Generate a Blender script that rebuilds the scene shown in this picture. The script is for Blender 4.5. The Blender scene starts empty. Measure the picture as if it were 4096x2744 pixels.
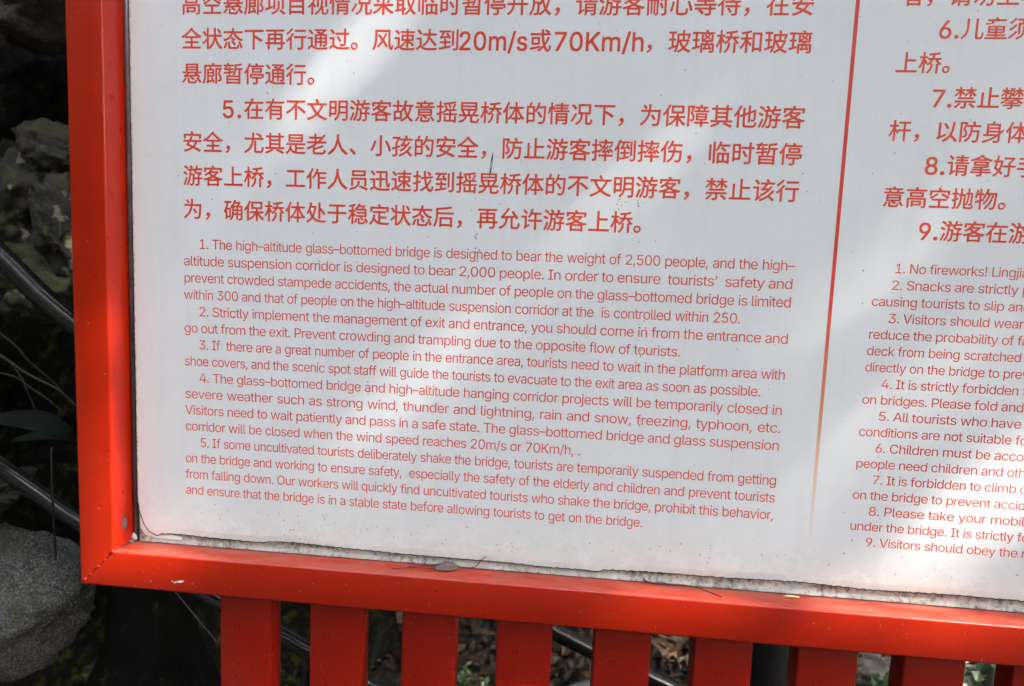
import bpy, bmesh, math, random
from mathutils import Vector, Matrix, noise
from mathutils.geometry import tessellate_polygon

scene = bpy.context.scene
COL = scene.collection
rnd = random.Random(11)

# ------------------------------------------------------------------ camera, sky, sun, exposure
S = 0.6          # metres per text-column width; the sign's layout below is written in column widths
Z0 = 1.5         # height of the sign's layout origin above the ground
CAM_LOC = Vector((0.38900, -0.58655, Z0 - 0.00856))
CAM_ROT = Matrix(((0.99520576, -0.04852608, 0.08491589),
                  (0.08898025, 0.08885576, -0.99206208),
                  (0.04059562, 0.99486174, 0.09274763)))
FPX = 2400.0     # focal length in pixels of a 4096 x 2744 frame
cam = bpy.data.cameras.new('camera')
cam.sensor_width = 36.0
cam.lens = FPX / 4096 * 36
cam.clip_start = 0.02
cam.clip_end = 500
cam.dof.use_dof = True
cam.dof.focus_distance = 0.60
cam.dof.aperture_fstop = 6.5
cam_ob = bpy.data.objects.new('camera', cam)
cam_ob.matrix_world = Matrix.Translation(CAM_LOC) @ CAM_ROT.to_4x4()
COL.objects.link(cam_ob)
scene.camera = cam_ob

SUN_DIR = Vector((0.68, -0.21, 0.70)).normalized()      # towards the sun: high on the right, a little in front of the sign
world = bpy.data.worlds.new('World')
scene.world = world
world.use_nodes = True
wn = world.node_tree
sky = wn.nodes.new('ShaderNodeTexSky')
sky.sky_type = 'NISHITA'
sky.sun_disc = False
sky.sun_elevation = math.asin(SUN_DIR.z)
sky.sun_rotation = math.atan2(SUN_DIR.x, SUN_DIR.y)
sky.dust_density = 5.0
sky.air_density = 0.9
sky.ozone_density = 0.6
bg = wn.nodes['Background']
bg.inputs['Strength'].default_value = 0.15
wn.links.new(sky.outputs[0], bg.inputs[0])

sun = bpy.data.lights.new('sun', 'SUN')
sun.energy = 2.0
sun.angle = math.radians(0.53)
sun.color = (1.0, 0.95, 0.87)
sun_ob = bpy.data.objects.new('sun', sun)
sun_ob.rotation_euler = SUN_DIR.to_track_quat('Z', 'Y').to_euler()
sun_ob.location = (4, -3, 8)
COL.objects.link(sun_ob)

scene.view_settings.view_transform = 'Standard'
scene.view_settings.look = 'None'
scene.view_settings.gamma = 1.0
scene.view_settings.use_curve_mapping = False
scene.view_settings.exposure = 3.92

# ------------------------------------------------------------------ helpers
def at(u, v, y):
    """world point where the sight line of photograph pixel (u, v) meets the vertical plane y"""
    d = CAM_ROT @ Vector(((u - 2048) / FPX, -(v - 1372) / FPX, -1.0))
    return CAM_LOC + d * ((y - CAM_LOC.y) / d.y)

def W(x, y, z):
    """sign layout units -> metres"""
    return Vector((x * S, y * S, z * S + Z0))

def link(name, me, parent=None):
    o = bpy.data.objects.new(name, me)
    COL.objects.link(o)
    if parent is not None:
        o.parent = parent
        if parent.type == 'EMPTY':
            o.matrix_parent_inverse = Matrix.Translation(parent.location).inverted()
    return o

def mesh(name, verts, faces, mat, parent=None, smooth=False):
    me = bpy.data.meshes.new(name)
    me.from_pydata([tuple(v) for v in verts], [], faces)
    me.update()
    if mat is not None:
        me.materials.append(mat)
    if smooth:
        me.polygons.foreach_set('use_smooth', [True] * len(me.polygons))
    return link(name, me, parent)

def from_bm(name, bm, mat, parent=None, smooth=False):
    me = bpy.data.meshes.new(name)
    bm.to_mesh(me)
    bm.free()
    me.materials.append(mat)
    if smooth:
        me.polygons.foreach_set('use_smooth', [True] * len(me.polygons))
    return link(name, me, parent)

def tag(o, label=None, cat=None, group=None, kind=None):
    if label: o['label'] = label
    if cat: o['category'] = cat
    if group: o['group'] = group
    if kind: o['kind'] = kind
    return o

def empty(name, loc, label, cat, group=None):
    o = bpy.data.objects.new(name, None)
    o.location = loc
    o.empty_display_size = 0.05
    COL.objects.link(o)
    return tag(o, label, cat, group)

def tube_data(pts, radii, n=8, V=None, F=None, cap=True):
    V = [] if V is None else V
    F = [] if F is None else F
    pts = [Vector(p) for p in pts]
    if not isinstance(radii, (list, tuple)):
        radii = [radii] * len(pts)
    up = Vector((0.13, 0.2, 1)).normalized()
    base = len(V)
    for i, p in enumerate(pts):
        t = (pts[min(i + 1, len(pts) - 1)] - pts[max(i - 1, 0)]).normalized()
        if abs(t.dot(up)) > 0.95:
            up = Vector((1, 0.1, 0)).normalized()
        a = t.cross(up).normalized()
        b = a.cross(t).normalized()
        up = b
        for k in range(n):
            w = 2 * math.pi * k / n
            V.append(p + (a * math.cos(w) + b * math.sin(w)) * radii[i])
    for i in range(len(pts) - 1):
        for k in range(n):
            F.append((base + i * n + k, base + i * n + (k + 1) % n, base + (i + 1) * n + (k + 1) % n, base + (i + 1) * n + k))
    if cap:
        F.append(tuple(base + k for k in range(n))[::-1])
        F.append(tuple(base + (len(pts) - 1) * n + k for k in range(n)))
    return V, F

def spline(pts, k=8):
    P = [Vector(p) for p in pts]
    out = []
    for i in range(len(P) - 1):
        p0, p1, p2, p3 = P[max(i - 1, 0)], P[i], P[i + 1], P[min(i + 2, len(P) - 1)]
        for j in range(k):
            t = j / k
            out.append(0.5 * ((2 * p1) + (p2 - p0) * t + (2 * p0 - 5 * p1 + 4 * p2 - p3) * t * t + (3 * p1 - p0 - 3 * p2 + p3) * t ** 3))
    out.append(P[-1])
    return out

# ------------------------------------------------------------------ materials
class NT:
    def __init__(self, name):
        self.m = bpy.data.materials.new(name)
        self.m.use_nodes = True
        self.t = self.m.node_tree
        self.p = self.t.nodes['Principled BSDF']
        self.co = self.t.nodes.new('ShaderNodeTexCoord').outputs['Object']
    def L(self, a, b): self.t.links.new(a, b)
    def set(self, **k):
        for n, v in k.items():
            s = self.p.inputs[n.replace('_', ' ')]
            if hasattr(v, 'is_linked') or hasattr(v, 'links'): self.L(v, s)
            else: s.default_value = v if not isinstance(v, tuple) else (*v, 1.0)
        return self
    def mapping(self, scale, rot=(0, 0, 0), src=None):
        n = self.t.nodes.new('ShaderNodeMapping')
        n.inputs['Scale'].default_value = scale
        n.inputs['Rotation'].default_value = rot
        self.L(src or self.co, n.inputs[0])
        return n.outputs[0]
    def noise(self, scale, detail=6, rough=0.6, src=None, dist=0.0):
        n = self.t.nodes.new('ShaderNodeTexNoise')
        n.inputs['Scale'].default_value = scale
        n.inputs['Detail'].default_value = detail
        n.inputs['Roughness'].default_value = rough
        n.inputs['Distortion'].default_value = dist
        self.L(src or self.co, n.inputs['Vector'])
        return n.outputs[0]
    def voronoi(self, scale, feature='F1', src=None, rnd_=1.0):
        n = self.t.nodes.new('ShaderNodeTexVoronoi')
        n.feature = feature
        n.inputs['Scale'].default_value = scale
        n.inputs['Randomness'].default_value = rnd_
        self.L(src or self.co, n.inputs['Vector'])
        return n.outputs['Distance']
    def ramp(self, src, stops, interp='LINEAR'):
        n = self.t.nodes.new('ShaderNodeValToRGB')
        n.color_ramp.interpolation = interp
        e = n.color_ramp.elements
        while len(e) > 1: e.remove(e[-1])
        for i, (p, c) in enumerate(stops):
            x = e[0] if i == 0 else e.new(p)
            x.position = p
            x.color = (c, c, c, 1) if not isinstance(c, tuple) else (*c, 1)
        self.L(src, n.inputs[0])
        return n.outputs[0]
    def mix(self, fac, a, b, mode='MIX'):
        n = self.t.nodes.new('ShaderNodeMix')
        n.data_type = 'RGBA'
        n.blend_type = mode
        for s, v in ((n.inputs[0], fac), (n.inputs[6], a), (n.inputs[7], b)):
            if isinstance(v, (int, float)): s.default_value = v
            elif isinstance(v, tuple): s.default_value = (*v, 1)
            else: self.L(v, s)
        return n.outputs[2]
    def math(self, op, a, b=0.0, clamp=False):
        n = self.t.nodes.new('ShaderNodeMath')
        n.operation = op
        n.use_clamp = clamp
        for s, v in ((n.inputs[0], a), (n.inputs[1], b)):
            if isinstance(v, (int, float)): s.default_value = v
            else: self.L(v, s)
        return n.outputs[0]
    def sep(self, axis, src=None):
        n = self.t.nodes.new('ShaderNodeSeparateXYZ')
        self.L(src or self.co, n.inputs[0])
        return n.outputs[axis]
    def bump(self, h, strength=0.3, dist=0.01):
        n = self.t.nodes.new('ShaderNodeBump')
        n.inputs['Strength'].default_value = strength
        n.inputs['Distance'].default_value = dist
        self.L(h, n.inputs['Height'])
        self.L(n.outputs[0], self.p.inputs['Normal'])
        return self

def mat_frame(name='red_gloss_paint', k=1.0):
    a = NT(name)
    n1 = a.noise(9, 4, 0.6)
    n2 = a.noise(60, 6, 0.7)
    c = a.mix(a.ramp(n1, [(0.3, 0.0), (0.7, 1.0)]), (0.36, 0.0100, 0.0007), (0.42, 0.0155, 0.0010))
    # small pale scratches and dust specks
    sp = a.ramp(a.voronoi(85), [(0.0, 1.0), (0.020, 1.0), (0.040, 0.0)])
    few = a.ramp(a.noise(22, 2), [(0.70, 0.0), (0.74, 1.0)])
    sp = a.math('MULTIPLY', sp, few)
    grime = a.ramp(a.noise(7, 8, 0.7, src=a.mapping((6, 6, 1))), [(0.50, 0.0), (0.80, 0.25)])
    c = a.mix(grime, c, (0.30, 0.035, 0.018))
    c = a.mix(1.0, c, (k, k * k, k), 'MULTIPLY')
    r = a.ramp(n2, [(0.3, 0.26), (0.7, 0.36)])
    a.set(Base_Color=c, Roughness=r, Coat_Weight=0.10, Coat_Roughness=0.08)
    a.p.inputs['IOR'].default_value = 1.42
    hh = a.math('ADD', a.noise(28, 3, 0.5), a.math('MULTIPLY', a.noise(420, 2), 0.10))
    a.bump(hh, 0.18, 0.002)
    return a.m

def mat_ledge():          # the bottom rail: the same paint, dusty where silt has settled on top
    a = NT('red_gloss_paint_dusty')
    n1 = a.noise(9, 4, 0.6)
    c = a.mix(a.ramp(n1, [(0.3, 0.0), (0.7, 1.0)]), (0.36, 0.0100, 0.0007), (0.42, 0.0155, 0.0010))
    sp = a.ramp(a.voronoi(85), [(0.0, 1.0), (0.020, 1.0), (0.040, 0.0)])
    few = a.ramp(a.noise(22, 2), [(0.70, 0.0), (0.74, 1.0)])
    g = a.t.nodes.new('ShaderNodeNewGeometry')
    up = a.math('MULTIPLY', a.math('SUBTRACT', a.sep(2, g.outputs['Normal']), 0.5), 2.0, True)
    silt = a.ramp(a.noise(70, 8, 0.75, src=a.mapping((0.25, 1, 1))), [(0.36, 0.0), (0.7, 0.75)])
    c = a.mix(a.math('MULTIPLY', up, silt), c, (0.30, 0.13, 0.08))
    back = a.math('MULTIPLY', a.math('ADD', a.sep(1), 0.004), 260, True)        # black mould along the joint with the board
    mould = a.ramp(a.noise(150, 6, 0.8), [(0.42, 0.0), (0.52, 1.0)])
    c = a.mix(a.math('MULTIPLY', a.math('MULTIPLY', up, back), mould), c, (0.035, 0.028, 0.02))
    a.set(Base_Color=c, Roughness=a.ramp(a.noise(60, 6, 0.7), [(0.3, 0.26), (0.7, 0.42)]), Coat_Weight=0.12, Coat_Roughness=0.12)
    a.p.inputs['IOR'].default_value = 1.42
    hh = a.math('ADD', a.noise(28, 3, 0.5), a.math('MULTIPLY', a.noise(420, 2), 0.16))
    a.bump(hh, 0.2, 0.002)
    return a.m

def mat_sheet():
    a = NT('printed_white_film')
    z = a.sep(2)
    low = a.math('MULTIPLY', a.math('SUBTRACT', Z0 - 0.385 * S, z), 1 / 0.05, True)      # 1 along the bottom band
    mott = a.noise(7, 6, 0.62)
    c = a.mix(a.ramp(mott, [(0.3, 0.0), (0.72, 1.0)]), (0.78, 0.80, 0.785), (0.715, 0.735, 0.72))
    # faint vertical run marks left by rain
    run = a.ramp(a.noise(1.0, 6, 0.65, src=a.mapping((55, 55, 3.0))), [(0.50, 0.0), (0.72, 1.0)])
    c = a.mix(a.math('MULTIPLY', run, 0.28), c, (0.64, 0.645, 0.60))
    # water marks and pale veins near the bottom
    vein = a.ramp(a.noise(26, 8, 0.68, dist=0.7), [(0.455, 0.0), (0.49, 1.0), (0.525, 0.0)])
    base_low = a.mix(a.ramp(a.noise(30, 8, 0.7), [(0.35, 0.0), (0.65, 1.0)]), (0.67, 0.69, 0.62), (0.74, 0.765, 0.71))
    base_low = a.mix(a.math('MULTIPLY', vein, 0.75), base_low, (0.82, 0.84, 0.80))
    c = a.mix(a.math('MULTIPLY', low, 0.8), c, base_low)
    # yellowish green stains in the bottom band
    st = a.ramp(a.noise(95, 5, 0.75), [(0.62, 0.0), (0.74, 0.6)])
    c = a.mix(a.math('MULTIPLY', st, low), c, (0.42, 0.40, 0.20))
    # fly specks everywhere, denser below
    v = a.voronoi(150, src=a.mapping((1, 1, 0.55)))
    sp = a.ramp(v, [(0.0, 1.0), (0.05, 1.0), (0.09, 0.0)])
    few = a.ramp(a.noise(60, 3, 0.7), [(0.52, 0.0), (0.60, 1.0)])
    c = a.mix(a.math('MULTIPLY', a.math('MULTIPLY', sp, few), 0.75), c, (0.10, 0.10, 0.05))
    # brown rim of the left edge
    xl = a.math('MULTIPLY', a.math('SUBTRACT', -0.0885 * S, a.sep(0)), 900, True)
    rim = a.ramp(a.noise(230, 5, 0.8), [(0.45, 0.0), (0.6, 1.0)])
    c = a.mix(a.math('MULTIPLY', xl, rim), c, (0.34, 0.27, 0.18))
    a.set(Base_Color=c, Roughness=a.ramp(a.noise(40, 5), [(0.3, 0.30), (0.7, 0.42)]))
    a.bump(a.noise(5, 3, 0.5), 0.10, 0.004)
    return a.m

def mat_ink(name, col):
    a = NT(name)
    a.set(Base_Color=a.mix(a.ramp(a.noise(120, 6, 0.7), [(0.35, 0.0), (0.75, 0.12)]), col, (0.72, 0.30, 0.24)), Roughness=0.36)
    return a.m

def mat_divider():
    a = NT('divider_ink')
    z = a.math('DIVIDE', a.math('SUBTRACT', a.sep(2), Z0 - 0.42 * S), (0.42 - 0.02) * S, True)
    c = a.ramp(z, [(0.0, (0.78, 0.79, 0.79)), (0.30, (0.76, 0.55, 0.42)), (0.62, (0.70, 0.26, 0.12)), (1.0, (0.66, 0.055, 0.03))])
    a.set(Base_Color=c, Roughness=0.36)
    return a.m

def mat_mould():
    a = NT('mouldy_backing_board')
    z = a.sep(2)
    near_top = a.math('MULTIPLY', a.math('SUBTRACT', z, Z0 - 0.486 * S), 1 / 0.008, True)  # dirt plus crevice shade painted in below the peeled edge
    n = a.noise(260, 8, 0.75, src=a.mapping((0.8, 1, 0.8)))
    big = a.noise(14, 4, 0.7)
    th = a.math('ADD', a.math('ADD', n, a.math('MULTIPLY', near_top, 0.14)), a.math('MULTIPLY', a.math('SUBTRACT', big, 0.5), 0.7))
    bot = a.math('MULTIPLY', a.math('SUBTRACT', Z0 - 0.4905 * S, z), 1 / 0.003, True)
    th = a.math('ADD', th, a.math('MULTIPLY', bot, 0.12))
    g = a.ramp(th, [(0.50, 0.0), (0.62, 0.55), (0.74, 1.0)])
    c = a.mix(a.ramp(a.noise(60, 5), [(0.3, 0.0), (0.7, 1.0)]), (0.58, 0.595, 0.55), (0.38, 0.38, 0.31))
    c = a.mix(g, c, (0.040, 0.033, 0.018))
    a.set(Base_Color=c, Roughness=0.45)
    a.bump(n, 0.15, 0.0006)
    return a.m

def mat_rock(name, base, dark, speck=0.5, moss=0.3, lichen=0.0, rough=0.7, seed=0.0):
    a = NT(name)
    src = a.mapping((1, 1, 1))
    src.node.inputs['Location'].default_value = (seed, seed * 0.7, -seed)
    n = a.noise(9, 10, 0.68, src=src)
    c = a.mix(a.ramp(n, [(0.40, 0.0), (0.62, 1.0)]), dark, base)
    crev = a.ramp(a.noise(16, 10, 0.75, src=src, dist=0.6), [(0.455, 0.0), (0.49, 1.0), (0.52, 0.0)])
    c = a.mix(a.math('MULTIPLY', crev, 0.8), c, tuple(x * 0.3 for x in dark))
    sp = a.ramp(a.noise(330, 3, 0.8, src=src), [(0.50, 0.0), (0.60, 1.0)])
    c = a.mix(a.math('MULTIPLY', sp, speck), c, tuple(min(1, x * 2.6) for x in base))
    sd = a.ramp(a.noise(260, 3, 0.8, src=src), [(0.38, 1.0), (0.46, 0.0)])
    c = a.mix(a.math('MULTIPLY', sd, 0.7), c, tuple(x * 0.35 for x in dark))
    g = a.t.nodes.new('ShaderNodeNewGeometry')
    mm = a.math('ADD', a.noise(22, 8, 0.75, src=src), a.math('MULTIPLY', a.sep(2, g.outputs['Normal']), 0.03))
    m = a.ramp(mm, [(0.62 - moss * 0.22, 0.0), (0.70 - moss * 0.2, 1.0)])
    c = a.mix(a.math('MULTIPLY', m, 0.85), c, (0.060, 0.070, 0.012))
    if lichen > 0:
        l = a.ramp(a.noise(17, 8, 0.6, src=src), [(0.66 - lichen * 0.16, 0.0), (0.70 - lichen * 0.16, 1.0)])
        c = a.mix(l, c, (0.27, 0.25, 0.155))
    a.set(Base_Color=c, Roughness=rough)
    a.bump(a.math('ADD', a.noise(35, 10, 0.78, src=src), a.math('MULTIPLY', a.noise(260, 4, 0.7, src=src), 0.25)), 1.0, 0.02)
    return a.m

def mat_plain(name, col, rough=0.6, var=0.3, scale=20, coat=0.0, bump=0.2):
    a = NT(name)
    dk = tuple(x * (1 - var) for x in col)
    lt = tuple(min(1, x * (1 + var)) for x in col)
    a.set(Base_Color=a.mix(a.ramp(a.noise(scale, 6, 0.7), [(0.3, 0.0), (0.7, 1.0)]), dk, lt), Roughness=rough, Coat_Weight=coat)
    a.bump(a.noise(scale * 4, 5, 0.7), bump, 0.002)
    return a.m

def mat_leaves(name, cols, rough=0.5, trans=0.0):
    a = NT(name)
    g = a.t.nodes.new('ShaderNodeNewGeometry')
    r = g.outputs['Random Per Island']
    c = a.ramp(r, [(i / len(cols), k) for i, k in enumerate(cols)], 'CONSTANT')
    c = a.mix(a.ramp(a.noise(60, 4), [(0.3, 0.0), (0.7, 0.5)]), c, tuple(x * 0.45 for x in cols[0]))
    a.set(Base_Color=c, Roughness=rough)
    a.p.inputs['Subsurface Weight'].default_value = 0.0
    return a.m

M = {}
M['frame'] = mat_frame()
M['ledge'] = mat_ledge()
M['slat'] = mat_frame('shaded_red_gloss_paint', 0.72)  # darker, more crimson copy of the frame paint, standing in for weaker light
M['sheet'] = mat_sheet()
M['ink_zh'] = mat_ink('red_ink_bold', (0.74, 0.058, 0.016))
M['ink_en'] = mat_ink('red_ink_fine', (0.74, 0.068, 0.024))
M['divider'] = mat_divider()
M['mould'] = mat_mould()
M['board'] = mat_plain('grey_board', (0.30, 0.30, 0.31), 0.5, 0.15)
M['seal'] = mat_plain('dark_sealant', (0.085, 0.065, 0.075), 0.35, 0.5, 60)
M['black'] = mat_plain('black_grime_shade', (0.02, 0.018, 0.012), 0.8, 0.5, 80)
M['hose'] = mat_plain('black_polythene', (0.006, 0.007, 0.008), 0.13, 0.4, 60, 0.0, 0.12)
M['bark'] = mat_plain('dark_bark', (0.05, 0.042, 0.034), 0.85, 0.5, 25, 0, 0.8)
M['blackbark'] = mat_plain('black_wet_bark', (0.010, 0.009, 0.008), 0.8, 0.5, 25, 0, 0.8)
M['vine'] = mat_plain('grey_vine', (0.011, 0.0095, 0.007), 0.8, 0.5, 30, 0, 0.6)
M['wire'] = mat_plain('grey_wire', (0.30, 0.30, 0.31), 0.5, 0.1)
M['metal'] = mat_plain('bare_metal', (0.40, 0.40, 0.42), 0.3, 0.4, 90)
M['drop'] = NT('water').set(Base_Color=(1.0, 1.0, 1.0), Roughness=0.03, Transmission_Weight=1.0, IOR=1.33).m

# ------------------------------------------------------------------ ground and rock bank (setting)
def hash_noise(x, y, s, o=0.0):
    return noise.noise(Vector((x * s, y * s, o)))

def ground_z(x, y):
    r = math.hypot(x, y)
    z = 0.05 * hash_noise(x, y, 0.9) + 0.02 * hash_noise(x, y, 3.0, 4)
    z += 0.6 * hash_noise(x, y, 0.08, 9) * min(1, max(0, r - 5) / 12)
    return z

def slope_z(x, y):
    r = math.hypot(x - 0.5, y)
    az = math.atan2(x - 0.5, -y)                      # 0 in front of the sign, + to the right
    start = 5.0 + 0.8 * noise.noise(Vector((math.cos(az) * 1.5, math.sin(az) * 1.5, 2)))
    low = 1.0 - 0.62 * math.exp(-((az - 1.25) / 0.55) ** 2)          # the added ring dips to let in light from the right
    d = max(0.0, r - start)
    return -0.25 + low * (0.95 * min(d, 14) + 0.15 * max(0, d - 14)) * min(1, 0.4 + d * 0.2) + 0.5 * noise.noise(Vector((x * 0.35, y * 0.35, 3))) * min(1, d)

def grid(name, xs, ys, fz, mat):
    V = [(x, y, fz(x, y)) for y in ys for x in xs]
    n = len(xs)
    F = [(j * n + i, j * n + i + 1, (j + 1) * n + i + 1, (j + 1) * n + i) for j in range(len(ys) - 1) for i in range(n - 1)]
    return mesh(name, V, F, mat, smooth=True)

def axis(lim):
    a = [i * 0.12 for i in range(-40, 41)]
    k = 4.8
    while k < lim:
        k *= 1.22
        a = [-k] + a + [k]
    return a

def mat_ground():
    a = NT('forest_floor')
    n = a.noise(5, 8, 0.7)
    c = a.mix(a.ramp(n, [(0.35, 0.0), (0.65, 1.0)]), (0.012, 0.010, 0.007), (0.030, 0.023, 0.016))
    v = a.voronoi(22)
    c = a.mix(a.ramp(v, [(0.1, 0.6), (0.5, 0.0)]), c, (0.05, 0.034, 0.022))
    # bare sandy earth in the clearing to the right
    dx = a.math('SUBTRACT', a.sep(0), 2.35)
    dy = a.math('SUBTRACT', a.sep(1), 1.9)
    d = a.math('SQRT', a.math('ADD', a.math('MULTIPLY', dx, dx), a.math('MULTIPLY', dy, dy)))
    d = a.math('ADD', d, a.math('MULTIPLY', a.noise(4, 4), 0.5))
    c = a.mix(a.ramp(d, [(0.70, 1.0), (0.95, 0.0)]), c, (0.26, 0.235, 0.19))
    a.set(Base_Color=c, Roughness=0.9)
    a.bump(a.noise(30, 8, 0.7), 0.8, 0.03)
    return a.m
tag(grid('ground', axis(120), axis(120), ground_z, mat_ground()), kind='structure')

# dark earth and rock bank rising behind the left end of the sign
def bank():
    V, F = [], []
    xs = [-9 + i * 0.10 for i in range(int((9 - 0.20) / 0.10) + 1)]
    hs = [i * 0.09 for i in range(0, 42)]
    for j, h in enumerate(hs):
        for x in xs:
            edge = max(0.0, (x + 0.75)) * 1.3
            n = noise.fractal(Vector((x * 2.1, h * 2.3, 3.0)), 1.0, 2.0, 5) * 0.16
            n += abs(noise.noise(Vector((x * 5, h * 5, 8)))) * 0.10
            y = 0.88 + h * 0.10 + edge + n
            V.append((x, y, h - 0.15))
    n = len(xs)
    for j in range(len(hs) - 1):
        for i in range(n - 1):
            F.append((j * n + i, j * n + i + 1, (j + 1) * n + i + 1, (j + 1) * n + i))
    # the top of the bank runs back
    b = len(V)
    for k, yb in enumerate((2.5, 4.5, 8.0)):
        for i, x in enumerate(xs):
            V.append((x, yb + max(0, x + 0.75) * 1.3, hs[-1] + 0.25 * k + 0.15 * noise.noise(Vector((x, yb, 0)))))
    rows = [(len(hs) - 1) * n, b, b + n, b + 2 * n]
    for r0, r1 in zip(rows, rows[1:]):
        for i in range(n - 1):
            F.append((r0 + i, r0 + i + 1, r1 + i + 1, r1 + i))
    # right flank back to the hill
    return V, F
V, F = bank()
M['bank'] = mat_rock('wet_bank', (0.012, 0.011, 0.008), (0.004, 0.004, 0.003), 0.3, 0.4, 0, 0.75)
tag(mesh('rock_bank', V, F, M['bank'], smooth=True), kind='structure')

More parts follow.
